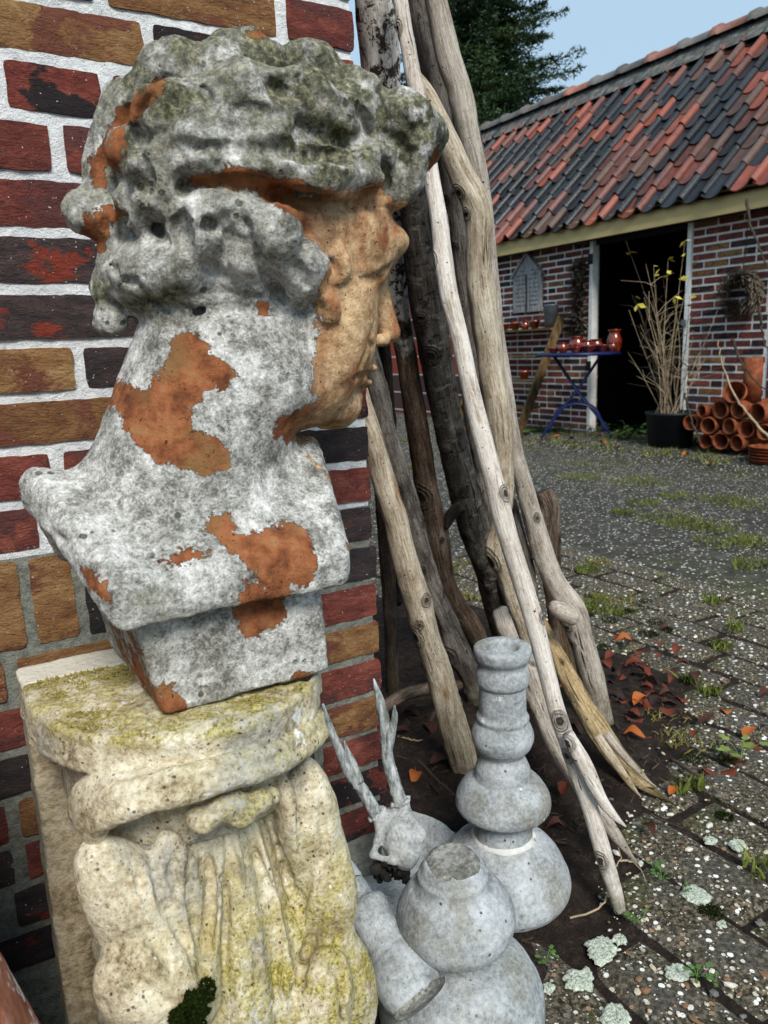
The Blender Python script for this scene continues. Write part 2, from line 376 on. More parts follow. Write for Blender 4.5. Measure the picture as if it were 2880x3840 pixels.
ROWS = {-2: [(.37, .577, 'r'), (.15, .355, 'd'), (-.08, .135, 'r')], -1: [(.37, .577, 'b'), (.16, .355, 'r'), (-.05, .145, 'b')],
 0: [(.48, .578, 'r'), (.255, .464, 'b'), (.03, .239, 'r'), (-.19, .016, 'd')], 1: [(.42, .577, 'r'), (.305, .405, 'm'), (.084, .292, 'b'), (-.13, .07, 'b')],
 2: [(.366, .577, 'd'), (.251, .351, 'r'), (.137, .237, 'm'), (-.08, .122, 'r')], 3: [(.415, .577, 'r'), (.191, .40, 'r'), (-.033, .175, 'r'), (-.25, -.05, 'd')],
 4: [(.48, .577, 'b'), (.255, .465, 'd'), (.03, .24, 'r'), (-.18, .015, 'r')], 5: [(.37, .577, 'r'), (.245, .355, 'b'), (.02, .23, 'd'), (-.19, .005, 'd')],
 6: [(.42, .577, 'd'), (.305, .405, 'r'), (.082, .291, 'd'), (-.13, .067, 'r')], 7: [(.366, .577, 'r'), (.187, .35, 'd'), (-.033, .175, 'b'), (-.24, -.05, 'r')],
 8: [(.48, .577, 'm'), (.265, .464, 'r'), (.04, .25, 'b'), (-.17, .025, 'b')], 9: [(.366, .577, 'd'), (.15, .35, 'r'), (-.07, .135, 'r')],
 10: [(.47, .577, 'r'), (.36, .455, 'd'), (.137, .345, 'r'), (-.1, .113, 'r')], 11: [(.46, .577, 'd'), (.345, .445, 'm')], 12: [(.48, .582, 'd'), (.345, .465, 'r')],
 13: [(.42, .580, 'r'), (.30, .405, 'r'), (.07, .285, 'b'), (-.14, .055, 'b')], 14: [(.45, .583, 'b'), (.23, .435, 'r'), (.02, .215, 'r'), (-.18, .005, 'r')],
 15: [(.42, .584, 'r'), (.2, .405, 'd'), (-.01, .185, 'd')], 16: [(.45, .586, 'b'), (.24, .435, 'b'), (.05, .225, 'b'), (-.14, .035, 'r')],
 17: [(.475, .588, 'r'), (.26, .46, 'd'), (.05, .245, 'r'), (-.13, .035, 'd')], 18: [(.45, .588, 'm'), (.24, .435, 'r'), (.03, .225, 'd')], 19: [(.42, .589, 'm'), (.2, .405, 'd'), (-.01, .185, 'd')]}
_sd0 = 100
for k, row in ROWS.items():
    for (a, b, c) in row:
        _sd0 += 1; j = .0056 if k <= 10 else .0054
        near_brick(a, b, L0-RH*k+j+rnd.uniform(-.0012, .0012), L0-RH*(k-1)-j+rnd.uniform(-.0012, .0012), c, _sd0)
for q, (a, b, c) in enumerate([(.275, .328, 'r'), (.217, .263, 'd'), (.158, .205, 'd'), (.097, .145, 'b'), (.036, .085, 'b'), (-.025, .024, 'r'), (-.085, -.037, 'b')]):
    near_brick(a, b, L0-RH*12+.007, L0-RH*10-.007, c, 300+q)
def mortar_sheet(z0, z1, mat, seed):
    x0, x1, h = -.45, CX_-.004, .0055; nx, nz = int((x1-x0)/h), max(2, int((z1-z0)/h))
    X, Z = np.meshgrid(np.linspace(x0, x1, nx+1), np.linspace(z0, z1, nz+1), indexing='ij'); P = np.stack([X, 0*X, Z], -1)
    Yv = WALL_Y+.0032-fbm(P, 60, 3, seed)*.0022; v = np.stack([X, Yv, Z], -1).reshape(-1, 3); i = np.arange(nx)[:, None]*(nz+1); j = np.arange(nz)[None]
    f = np.stack([i+j, i+nz+1+j, i+nz+2+j, i+j+1], -1).reshape(-1, 4)
    o = obj('mortar', v, f, mat); keep_world(o, wall)
ZS = L0-RH*10-.004
mortar_sheet(ZS, 1.36, M_mw, 4); mortar_sheet(-.02, ZS, M_mg, 5)
# the rest of the wall: the run above the frame, to the left and the return along Y that the branches lean on
m = NT('brickwork_far', .9, .2); bt = m.n('ShaderNodeTexBrick'); m.put(bt.inputs['Vector'], m.map(rot=(math.pi/2, 0, 0)))
for k, v_ in (('Scale', 1), ('Mortar Size', .008), ('Brick Width', .225), ('Row Height', RH)): bt.inputs[k].default_value = v_
bt.inputs['Color1'].default_value = srgb(138, 62, 48); bt.inputs['Color2'].default_value = srgb(70, 52, 50); bt.inputs['Mortar'].default_value = srgb(214, 214, 210)
M_bwx = m.out(bt.outputs['Color'], m.bump(bt.outputs['Fac'], -.004))
m = NT('brickwork_return', .9, .2); bt = m.n('ShaderNodeTexBrick'); m.put(bt.inputs['Vector'], m.map(rot=(math.pi/2, 0, -math.pi/2)))
for k, v_ in (('Scale', 1), ('Mortar Size', .008), ('Brick Width', .225), ('Row Height', RH)): bt.inputs[k].default_value = v_
bt.inputs['Color1'].default_value = srgb(138, 62, 48); bt.inputs['Color2'].default_value = srgb(70, 52, 50); bt.inputs['Mortar'].default_value = srgb(190, 190, 184)
M_bwy = m.out(bt.outputs['Color'], m.bump(bt.outputs['Fac'], -.004))
b = MB().box((-2.5, WALL_Y+.012, -.1), (CX_-.006, WALL_Y+.10, 2.6)); keep_world(b.build('wall_core', M_bwx), wall)
b = MB().box((-2.5, WALL_Y-.001, 1.37), (CX_-.003, WALL_Y+.0115, 2.6)); b.box((-2.5, WALL_Y-.001, -.1), (-.46, WALL_Y+.0115, 1.37)); keep_world(b.build('upper_brickwork', M_bwx), wall)
b = MB().box((CX_-.25, WALL_Y+.1005, -.1), (CX_-.004, 4.2, 2.6)); keep_world(b.build('return_wall', M_bwy), wall)

# ================================================================== the bust
Y0 = .70
def q(px, py, dy=0.0): return onY(px, py, Y0+dy)
PXM = .000417
def R3(px): return px*PXM
fld = Field((.03, .52, .555), (.56, .88, 1.20), .0024)
CRc, CRr = q(535, 415), V(.122, .099, .120)
fld.ell(CRc, CRr*.90, .01)                                                # skull under the hair
# face
FA = q(672, 650); fld.ell(FA, (.052, .068, .108), .03)
fld.ell(q(738, 525), (.050, .060, .060), .025); fld.ell(q(748, 700), (.022, .046, .062), .016); fld.ell(q(750, 645, -.030), (.020, .026, .034), .012); fld.ell(q(750, 645, .030), (.020, .026, .034), .012)                       # forehead
fld.ell(q(838, 525, -.026), (.018, .026, .015), .012)                # brow
fld.ell(q(815, 520, .028), (.020, .026, .018), .014)
fld.ell(q(800, 590, -.028), (.014, .020, .012), .006)                # eyeball with lids
fld.cap(q(797, 603, -.036), q(842, 575, -.020), .0035, k=.004)
fld.cap(q(790, 580, -.036), q(846, 557, -.020), .003, k=.005)
fld.cap(q(812, 598), q(836, 712), .0105, .0125, k=.012)              # nose
fld.ell(q(843, 722), (.0085, .0105, .0085), .006)
for s_ in (-1, 1): fld.ell(q(822, 735, s_*.011), (.011, .0065, .0072), .005)
fld.ell(q(815, 753, -.009), (.006, .0035, .003), .002, sub=True)
fld.ell(q(722, 722, -.040), (.028, .026, .050), .022)                # cheek
fld.ell(q(722, 722, .040), (.028, .026, .050), .022)
fld.ell(q(756, 800), (.016, .028, .024), .012)                       # mouth mound
fld.ell(q(790, 795), (.0085, .020, .0055), .004); fld.ell(q(780, 826), (.0085, .018, .006), .004)
fld.cap(q(796, 812, -.024), q(796, 812, .024), .003, k=.003, sub=True); fld.cap(q(768, 586, -.050), q(838, 564, -.024), .0026, k=.003, sub=True); fld.cap(q(772, 612, -.050), q(836, 590, -.024), .0020, k=.003, sub=True)
fld.ell(q(732, 876), (.019, .024, .017), .016)                       # chin
fld.cap(q(722, 878, -.012), q(600, 830, -.052), .018, .024, k=.02); fld.cap(q(722, 878, .012), q(600, 830, .052), .018, .024, k=.02)
fld.ell(q(600, 805), (.058, .060, .040), .03)
# neck and shoulders
fld.cap(q(402, 1010), q(462, 760), .082, .070, k=.035)
fld.cap(q(520, 960, -.02), q(520, 850, -.03), .03, .03, k=.03)
xbC, xbN = q(35, 1000)[0], onY(225, 1310, .585)[0]
xfC, xfN = q(700, 1060)[0]-.002, onY(757, 1185, .585)[0]
def shoulders(X, Y, Z):
    t = np.abs(Y-Y0)/.115; drop = .074*np.clip(t, 0, 1.3)**1.3
    zt = .782-drop-.012*np.clip((X-.2)/.15, -1, 1)**2*0
    xb = xbC+(xbN-xbC)*t; xf = xfC+(xfN-xfC)*t
    rr = .013; ax = np.maximum(xb+rr-X, X-xf+rr); ay = np.abs(Y-Y0)-.122+rr
    az = np.abs(Z-(zt-.018))*.86-.018+rr
    # dish the upper side a little behind the rim
    az = az+.006*np.exp(-((X-(xb+.045))/.02)**2)*(Z > zt-.018)
    o = np.sqrt(np.maximum(ax, 0)**2+np.maximum(ay, 0)**2+np.maximum(az, 0)**2)
    return o+np.minimum(np.maximum(ax, np.maximum(ay, az)), 0)-rr
fld.func((.03, .54, .60), (.42, .87, .84), shoulders, k=.030)
def chestfill(X, Y, Z):
    t = np.abs(Y-Y0)/.10; zt = .735-.075*np.clip(t, 0, 1.2)**1.3
    ax = np.abs(X-.215)-.068; ay = np.abs(Y-Y0)-.080; az = np.maximum(Z-zt, .655-Z)
    return np.maximum(ax, np.maximum(ay, az))
fld.func((.1, .55, .62), (.34, .84, .76), chestfill, k=.02)
def block(X, Y, Z):
    sh = np.clip((Z-.582)/.10, 0, 1.2); x0 = .1435-.020*sh; x1 = .2985-.004*sh; rr = .006
    y0 = .600+.02*(X-x0)+.004*sh; y1 = .787
    ax = np.maximum(x0-X, X-x1)+rr; ay = np.maximum(y0-Y, Y-y1)+rr; az = np.maximum(.5835-Z, Z-.70)+rr
    return np.sqrt(np.maximum(ax, 0)**2+np.maximum(ay, 0)**2+np.maximum(az, 0)**2)+np.minimum(np.maximum(ax, np.maximum(ay, az)), 0)-rr
fld.func((.08, .56, .56), (.34, .84, .74), block, k=.009)
# hair: curls set on the skull where each sight line meets it
def hit(px, py, grow=0.0):
    d = ray(px, py); r = CRr+grow; o = (C_P-CRc)/r; e = d/r; a = e@e; b = o@e; c = o@o-1; D = b*b-a*c
    t = (-b-math.sqrt(D))/a if D > 0 else -b/a
    return C_P+d*t
def curl(a, b, ra, rb=None, k=.0075, grow=-.0085):
    # a lock: a bowed row of overlapping beads, fatter in the middle
    p0, p1 = hit(*a, grow), hit(*b, grow); n = (p0+p1)/2-CRc; n /= np.linalg.norm(n); d = p1-p0; side = np.cross(n, d); L = np.linalg.norm(d)+1e-9
    sw = _rc.uniform(-.35, .35); r = R3(ra)*1.08
    pts = [p0+d*t+n*(.15*r*math.sin(math.pi*t))+side*sw*math.sin(math.pi*t) for t in (0, .33, .67, 1)]
    for i in range(3): fld.cap(pts[i], pts[i+1], r*(.84, 1.0, .97)[i], r*(1.0, .97, .78)[i], k=k, groove=.0016, tw=sw*9+i*1.6)
_rc = np.random.RandomState(8)
CURLS = [((255, 300), (300, 215), 46), ((330, 190), (420, 150), 46), ((470, 135), (585, 128), 42), ((640, 140), (705, 165), 42), ((735, 195), (800, 225), 44), ((840, 240), (895, 262), 40),
 ((330, 265), (415, 235), 48), ((465, 215), (560, 190), 46), ((600, 205), (690, 235), 48), ((700, 250), (780, 262), 40), ((420, 300), (500, 270), 40), ((540, 270), (600, 265), 34),
 ((400, 345), (500, 335), 46), ((520, 350), (630, 362), 48), ((650, 378), (745, 385), 44), ((760, 370), (825, 330), 44), ((800, 425), (822, 375), 30),
 ((856, 320), (846, 415), 34), ((890, 330), (872, 415), 30), ((886, 285), (905, 330), 30), 
 ((345, 350), (352, 425), 46), ((275, 325), (285, 360), 38), ((232, 330), (225, 395), 30), ((192, 448), (205, 470), 38), ((240, 440), (248, 505), 36), ((300, 425), (310, 455), 34),
 ((425, 470), (445, 515), 52), ((375, 540), (440, 585), 40), ((315, 560), (380, 600), 42), ((330, 630), (420, 628), 42), ((262, 545), (275, 590), 42), ((240, 610), (255, 640), 36), ((234, 685), (246, 690), 26),
 ((560, 465), (595, 545), 46), ((600, 555), (645, 630), 42), ((500, 545), (555, 600), 36), ((628, 648), (636, 656), 22), ((470, 440), (540, 430), 38), ((655, 560), (672, 620), 26),
 ((480, 640), (520, 655), 30), ((300, 660), (360, 675), 26)]
for a, b_, r in CURLS: curl(a, b_, r)
# front locks hang free of the skull
for a, b_, r, dy in (((890, 300), (908, 345), 32, -.01), ((860, 300), (868, 410), 34, -.03), ((890, 350), (880, 425), 28, 0.), ((850, 330), (845, 420), 34, -.05), ((866, 262), (892, 300), 34, .01), ((840, 245), (880, 270), 36, .0),
                    ((872, 330), (864, 430), 32, .03), ((846, 330), (846, 430), 32, .06), ((905, 315), (892, 390), 22, .015)):
    a, b_ = (a[0]-14, a[1]+8), (b_[0]-10, b_[1]); fld.cap(q(*a, dy), q(*b_, dy), R3(r)*.96, R3(r)*.82, k=.012)
_rs = np.random.RandomState(3)
for i in range(75):                                                  # the side away from the lens
    th = _rs.uniform(-.9, 3.4); ph = _rs.uniform(-.5, 1.2); d_ = V(math.cos(th)*math.cos(ph), abs(math.sin(th))*math.cos(ph)+.12, math.sin(ph)); d_ /= np.linalg.norm(d_)
    if d_[0] > .55 and d_[2] < .15: continue
    p = CRc+d_*CRr; t_ = np.cross(d_, _rs.normal(size=3)); t_ /= np.linalg.norm(t_)
    if d_[1] > .15: fld.cap(p-t_*.015, p+t_*.015, .017, k=.006)
fld.ell(q(838, 320), (.043, .06, .028), .02)
# hollows between the locks
for a, b_, r in (((650, 305), (740, 325), 26), ((598, 312), (640, 318), 20), ((290, 288), (296, 300), 17), ((452, 487), (455, 490), 14), ((345, 640), (430, 668), 20), ((470, 590), (560, 640), 15), ((660, 522), (664, 534), 9), ((400, 505), (412, 530), 16), ((655, 240), (690, 262), 14), ((505, 405), (660, 425), 18), ((245, 505), (262, 520), 14),
                 ((290, 400), (310, 405), 14), ((385, 460), (392, 500), 14), ((520, 470), (545, 530), 14), ((580, 590), (600, 640), 12), ((830, 360), (832, 430), 10), ((350, 310), (420, 320), 12), ((640, 170), (600, 180), 10), ((750, 225), (740, 250), 12), ((310, 530), (330, 545), 12)):
    fld.cap(hit(*a, .012), hit(*b_, .012), R3(r)*1.08, k=.007, sub=True)
fld.ell(q(820, 300), (.062, .075, .026), .02); fld.ell(q(330, 600), (.036, .07, .03), .015)
# ear front and temple lock
fld.cap(q(728, 545, -.062), q(738, 590, -.064), .006, k=.010); fld.cap(q(706, 640, -.066), q(724, 670, -.06), .007, k=.012)
# chisel work: undercuts between the locks, then the features of the near side of the face
for pts, r in (([(400, 402), (480, 396), (560, 412), (640, 434), (720, 442), (805, 448)], .0065), ([(430, 318), (520, 320), (600, 328)], .0045), ([(600, 316), (650, 330), (700, 338), (752, 334)], .0095), ([(832, 320), (838, 370), (830, 430)], .0050), ([(868, 300), (874, 360), (868, 420)], .0045),
               ([(300, 330), (318, 380), (312, 430)], .0055), ([(392, 330), (400, 390), (385, 440)], .0055), ([(258, 385), (270, 425), (262, 520)], .0055), ([(395, 455), (388, 500), (405, 540)], .0055), ([(480, 455), (494, 520), (470, 560)], .0055), ([(535, 480), (560, 550), (590, 610), (615, 650)], .0055), ([(640, 560), (662, 620)], .0035),
               ([(290, 600), (330, 652), (400, 676), (470, 668), (540, 668), (600, 676)], .0065), ([(420, 160), (452, 220), (440, 270)], .0045), ([(560, 150), (600, 190), (642, 202)], .0045), ([(650, 130), (682, 180), (700, 232)], .0055), ([(500, 240), (560, 233), (622, 250)], .0045), ([(330, 200), (300, 250), (312, 290)], .0045), ([(742, 200), (782, 240), (802, 290)], .0055), ([(232, 560), (262, 600), (300, 610)], .0045), ([(230, 650), (262, 668)], .004),
               ([(440, 480), (452, 488), (462, 500)], .0045), ([(284, 276), (296, 292), (300, 304)], .0055), ([(660, 522), (664, 532)], .004), ([(336, 476), (344, 500), (358, 524)], .004), ([(445, 575), (480, 600)], .005), ([(225, 470), (232, 500)], .004)):
    fld.cut(pts, r, .003)
for pts, r in (([(768, 594), (798, 580), (828, 567), (846, 560)], .0034), ([(774, 612), (804, 608), (834, 596)], .0022), ([(776, 602), (808, 595), (840, 580)], .0020), ([(806, 712), (800, 735), (806, 752)], .0028), ([(797, 748), (788, 776), (778, 800)], .0030), ([(764, 819), (784, 813), (802, 810)], .0032), ([(766, 848), (784, 843), (796, 840)], .0042), ([(814, 753), (830, 751)], .0036)):
    fld.cut(pts, r, .0022)
for pts, r in (([(720, 540), (738, 562), (737, 590), (722, 606)], .0046), ([(704, 640), (722, 655), (718, 680), (702, 690)], .0046), ([(772, 586), (806, 573), (842, 556)], .0024)):
    fld.cut(pts, r, .006, False)
# weathering of the cast surface
fld.noise(.0042, 27, 3, 21, .02, lambda d, P: d*np.where((P[:, 0] > .345) & (P[:, 2] < 1.0), .25, np.where(P[:, 2] > .90, 1.0, .34)))
fld.noise(.0020, 110, 3, 5, .01, lambda d, P: d*np.where((P[:, 0] > .345) & (P[:, 2] < 1.0), .35, np.where(P[:, 2] > .93, 1.2, .7)))
bv, bf = fld.net()
def scar(v):                                                         # pits, cracks and chips
    d = np.zeros(len(v))
    for (px, py, dy, r, dep) in ((434, 1470, -.1, 8, .006), (440, 1490, -.1, 5, .006), (300, 1100, -.04, 7, .005), (122, 1160, -.05, 10, .005), (540, 1250, -.11, 12, .006), (556, 1262, -.11, 8, .005), (382, 1490, -.1, 6, .003)):
        p = q(px, py, dy); r_ = np.hypot(v[:, 0]-p[0], v[:, 2]-p[2]); d += dep*np.exp(-(r_/(R3(r)))**2)*(v[:, 1] < Y0)
    return d
bN = vnormals(bv, bf); bv = bv-bN*scar(bv)[:, None]
# where the pale coat has come off the terracotta: stencils in the bust's own x-z plane
def sten(pts, dy): return [tuple(q(x, y, dy)[[0, 2]]) for x, y in pts]
TC = [(sten([(380, 395), (430, 372), (520, 392), (640, 420), (720, 428), (838, 400), (860, 425), (905, 440), (1000, 560), (1000, 800), (900, 980), (640, 960), (585, 912), (660, 885), (700, 868), (672, 840), (676, 800), (692, 740), (694, 690), (680, 650), (704, 560), (690, 545), (655, 515), (600, 480), (550, 450), (540, 425), (470, 412)], -.07), 9.0),
 (sten([(262, 775), (285, 790), (310, 830), (330, 855), (362, 812), (392, 745), (418, 710), (440, 722), (458, 765), (500, 778), (515, 815), (490, 840), (440, 850), (405, 880), (420, 930), (465, 940), (490, 975), (490, 1005), (440, 1027), (345, 1005), (305, 950), (280, 880)], -.075), 0.0),
 (sten([(445, 1140), (475, 1108), (510, 1118), (522, 1150), (560, 1150), (620, 1128), (655, 1135), (668, 1200), (640, 1250), (560, 1270), (532, 1230), (490, 1185)], -.10), 0.0),
 (sten([(345, 1205), (400, 1190), (450, 1185), (430, 1203), (352, 1222)], -.10), 0.), (sten([(512, 1245), (560, 1262), (612, 1250), (628, 1300), (628, 1352), (545, 1388), (528, 1345), (512, 1330)], -.108), 0.),
 (sten([(348, 1470), (372, 1480), (395, 1515), (425, 1542), (355, 1575), (345, 1520)], -.1), 0.), (sten([(212, 1300), (236, 1320), (270, 1400), (296, 1450), (262, 1435), (232, 1380)], .0), 0.),
 (sten([(178, 1225), (212, 1240), (222, 1280), (190, 1268)], -.09), 0.), (sten([(215, 440), (262, 425), (280, 455), (262, 520), (225, 515), (205, 470)], -.05), 0.), (sten([(215, 330), (246, 250), (330, 175), (345, 185), (262, 290), (240, 400), (218, 400)], -.02), 0.),
 (sten([(900, 335), (945, 340), (930, 440), (880, 450), (895, 390)], -.03), 9.), (sten([(640, 1458), (672, 1452), (680, 1470), (640, 1482)], -.1), 0.), (sten([(585, 645), (612, 645), (612, 668), (588, 665)], -.09), 0.), (sten([(590, 905), (640, 900), (640, 930), (560, 940), (560, 915)], -.03), 0.), (sten([(500, 95), (570, 90), (575, 110), (500, 112)], -.02), 9.),
 (sten([(655, 980), (672, 1005), (682, 1030), (672, 1035)], -.02), 0.), (sten([(745, 1165), (757, 1180), (750, 1200), (738, 1190)], -.11), 0.)]
tc = np.full(len(bv), -.2)
for P_, side in TC:
    s_ = poly_sd(bv[:, 0], bv[:, 2], P_); tc = np.where(bv[:, 1] < Y0+(.3 if side else .035), np.maximum(tc, s_), tc)
hairy = np.clip((((bv-CRc)/(CRr*1.02))**2).sum(1)-.55, 0, 1)*(bv[:, 2] > .885)
moss = np.clip((bv[:, 2]-.90)/.10, 0, 1)*.7+np.clip((bv[:, 2]-1.04)/.08, 0, 1)*.4+np.clip(1-np.abs(bv[:, 0]-.135)/.03, 0, 1)*(bv[:, 2] < .70)*.6+np.clip((bv[:, 0]-.40)/.06, 0, 1)*(bv[:, 2] > 1.03)*.5
MO = [[(300, 215), (330, 175), (400, 180), (420, 215), (370, 240)], [(600, 300), (660, 265), (760, 285), (790, 330), (720, 352), (620, 335)], [(830, 240), (900, 240), (940, 300), (900, 340), (840, 300)], [(545, 85), (620, 85), (640, 115), (560, 112)], [(665, 130), (740, 150), (790, 200), (740, 215), (680, 180)], [(250, 300), (300, 270), (310, 310), (270, 330)], [(320, 625), (400, 610), (440, 650), (380, 690), (320, 670)], [(560, 195), (640, 190), (650, 225), (580, 230)], [(230, 560), (290, 600), (280, 640), (235, 620)], [(660, 370), (720, 380), (700, 400), (650, 395)], [(820, 180), (880, 205), (930, 250), (870, 250)]]
md_ = np.full(len(bv), -1.0)
for P_ in MO: md_ = np.maximum(md_, poly_sd(bv[:, 0], bv[:, 2], sten(P_, -.08)))
moss = moss+np.clip((md_+.008)/.014, 0, 1)*(bv[:, 1] < Y0+.02)*1.3
skin = np.clip((bv[:, 0]-.292)/.045, 0, 1)*np.clip((1.02-bv[:, 2])/.02, 0, 1)
m = NT('weathered_bust', .92, .2); P3 = m.co
big = m.noise(28, 5, .6); fine = m.noise(210, 5, .72); mid = m.noise(75, 4, .6)
xf = m.noise(420, 4, .8, m.map(loc=(6, 2, 2)))
f = m.math('ADD', m.math('MULTIPLY', big, .33), m.math('ADD', m.math('MULTIPLY', fine, .27), m.math('ADD', m.math('MULTIPLY', mid, .14), m.math('MULTIPLY', xf, .26))))
lime = m.ramp(f, [(.38, srgb(70, 68, 61)), (.45, srgb(124, 122, 115)), (.495, srgb(166, 164, 157)), (.54, srgb(202, 200, 194)), (.60, srgb(240, 238, 232))])
pits = m.step(m.math('SUBTRACT', m.voro(95, co=P3), m.math('MULTIPLY', m.sep(m.voro(95, out='Color'), 0), .26)), .10, .04); pm = m.step(m.noise(20, 3, .5, m.map(loc=(4, 2, 9))), .54, .62)
lime = m.mix(m.math('MULTIPLY', pits, m.math('MULTIPLY', pm, .8)), lime, srgb(58, 56, 48))
lime = m.mix(m.math('MULTIPLY', m.step(m.noise(330, 2, .5, m.map(loc=(1, 7, 3))), .69, .73), .7), lime, srgb(48, 46, 40))
mo = m.math('MULTIPLY', m.at('moss'), m.step(m.noise(40, 5, .68, m.map(loc=(2, 5, 8))), .37, .53))
mosc = m.ramp(m.noise(170, 4, .7), [(.34, srgb(34, 35, 22)), (.48, srgb(80, 79, 56)), (.60, srgb(132, 129, 100)), (.7, srgb(170, 167, 142))])
lime = m.mix(m.math('MINIMUM', m.math('MULTIPLY', mo, .85), .92), lime, mosc)
ter = m.ramp(m.noise(46, 6, .7), [(.32, srgb(84, 48, 30)), (.46, srgb(130, 78, 48)), (.56, srgb(154, 96, 61)), (.70, srgb(156, 118, 78))])
ter = m.mix(m.math('MULTIPLY', m.step(m.noise(18, 4, .6, m.map(loc=(7, 3, 1))), .5, .66), .75), ter, srgb(126, 98, 60))
ter = m.mix(m.math('MULTIPLY', m.at('skin'), m.step(m.noise(34, 5, .68, m.map((1, 1, .5), loc=(5, 5, 1))), .34, .58)), ter, m.ramp(m.noise(120, 4, .7), [(.35, srgb(168, 132, 94)), (.6, srgb(220, 188, 146))]))
ter = m.mix(m.step(m.noise(260, 2, .5), .66, .72), ter, srgb(72, 44, 30))
ed = m.math('ADD', m.at('coat'), m.math('MULTIPLY', m.math('SUBTRACT', m.noise(130, 6, .72), .5), .022))
ed = m.math('ADD', ed, m.math('MULTIPLY', m.math('SUBTRACT', m.noise(38, 3, .6), .5), .020))
k_ = m.step(ed, -.0004, .0004)
lime = m.mix(m.math('MULTIPLY', m.step(m.voro(150), .12, .09), m.step(m.noise(16, 3, .5, m.map(loc=(11, 2, 3))), .60, .66)), lime, srgb(150, 74, 52))
col = m.mix(k_, lime, ter)
hh = m.math('ADD', m.math('MULTIPLY', fine, .5), m.math('ADD', m.math('MULTIPLY', mid, .5), m.math('MULTIPLY', m.math('MULTIPLY', pits, pm), -.35)))
nb = m.bump(m.math('ADD', hh, m.math('MULTIPLY', xf, .4)), .0036, 1.0); nb = m.bump(m.math('MULTIPLY', k_, -1), .0016, 1.0, nb)
M_bust = m.out(col, nb)
fc = bv[bf].mean(1); labels = np.where(fc[:, 2] > .93, 2, 0); hd = (((fc-CRc)/(CRr))**2).sum(1) > .98
reg = np.where(fc[:, 2] < .665, 3, np.where(fc[:, 2] < .79-.35*np.abs(fc[:, 1]-Y0), 2, 0))
reg = np.where((reg == 0) & hd & ((((fc-CRc)/(CRr*1.35))**2).sum(1) < 1.0) & ~((fc[:, 0] > q(735, 500)[0]) & (fc[:, 2] < q(735, 470)[2])) & (fc[:, 2] > q(300, 690)[2]), 1, reg)
bust = tag(empty('portrait_bust', (.217, .693, .582)), 'weathered terracotta classical bust in profile with curly hair and flaking pale coating', 'bust')
A_ = {'coat': tc, 'moss': moss, 'skin': skin}; bN = vnormals(bv, bf)
for nm, i_ in (('head', 0), ('hair', 1), ('shoulders', 2), ('plinth', 3)): keep_world(submesh(nm, bv, bf, reg == i_, M_bust, None, A_, bN), bust)

# ================================================================== the carved console pedestal
PT = .582; PXc = .187
ped = tag(empty('console_pedestal', (PXc, .70, 0)), 'cream carved stone console with draped leaf front and mossy rounded top under the bust', 'pedestal')
m = NT('cream_stone', .93, .15); z_ = m.sep(m.co, 2)
a_ = m.noise(24, 5, .6); b_ = m.noise(190, 5, .7)
f = m.math('ADD', m.math('MULTIPLY', a_, .55), m.math('MULTIPLY', b_, .45))
c = m.ramp(f, [(.38, srgb(128, 114, 88)), (.455, srgb(186, 172, 142)), (.52, srgb(214, 203, 174)), (.60, srgb(236, 229, 208))])
gs = m.noise(15, 4, .6, m.map((1, 1, .45), loc=(3, 3, 1)))
c = m.mix(m.math('MULTIPLY', m.step(gs, .52, .64), .7), c, m.ramp(b_, [(.35, srgb(120, 120, 112)), (.6, srgb(176, 175, 168))]))
yl = m.math('MULTIPLY', m.at('lichen'), m.step(m.math('ADD', m.math('MULTIPLY', m.noise(34, 5, .65, m.map(loc=(1, 8, 2))), .6), m.math('MULTIPLY', m.noise(260, 3, .6), .4)), .42, .56))
c = m.mix(m.math('MULTIPLY', yl, .78), c, m.ramp(m.noise(300, 3, .7), [(.35, srgb(104, 92, 40)), (.5, srgb(168, 154, 78)), (.65, srgb(204, 194, 130))]))
dk = m.math('MULTIPLY', m.step(m.voro(120), .19, .12), m.step(m.noise(24, 4, .6, m.map(loc=(6, 1, 4))), .46, .58))
c = m.mix(m.math('MULTIPLY', dk, .8), c, srgb(52, 42, 26))
c = m.mix(m.math('MULTIPLY', m.step(m.noise(360, 2, .5), .64, .70), .7), c, srgb(74, 66, 50))
wt = m.math('MULTIPLY', m.step(m.noise(22, 4, .7, m.map(loc=(2, 2, 7))), .66, .69), 1)
c = m.mix(wt, c, srgb(232, 230, 222))
hh = m.math('ADD', m.math('MULTIPLY', m.noise(240, 5, .75), .6), m.math('MULTIPLY', m.noise(70, 4, .6), .5))
M_cream = m.out(c, m.bump(m.math('SUBTRACT', hh, m.math('MULTIPLY', dk, .4)), .0042, .95))
def sculpt(name, f, lich=None, noise=((.0016, 60, 3, 3), (.0009, 190, 2, 8)), mat=None):
    for a, sc, oc, sd in noise: f.noise(a, sc, oc, sd, .012)
    v, fc = f.net(); o = obj(name, v, fc, mat or M_cream); attr(o, 'lichen', lich(v) if lich else np.zeros(len(v))); keep_world(o, ped); return o
def dshape(X, Y, hx, yb, yf, rr=0):
    "half-round plan: straight sides near the slab, elliptical front"
    ys = .715; e = np.hypot((X-PXc)/hx, np.minimum(Y-ys, 0)/(ys-yf)); return np.maximum((e-1)*min(hx, ys-yf), Y-yb)
def band(f, hx, yf, z0, z1, r, yb=.79, k=.004):
    def fn(X, Y, Z):
        a = dshape(X, Y, hx-r, yb, yf+r)+0; b = np.abs(Z-(z0+z1)/2)-(z1-z0)/2+r
        return np.hypot(np.maximum(a, 0), np.maximum(b, 0))+np.minimum(np.maximum(a, b), 0)-r
    f.func((PXc-hx-.02, yf-.02, z0-.02), (PXc+hx+.02, .82, z1+.02), fn, k)
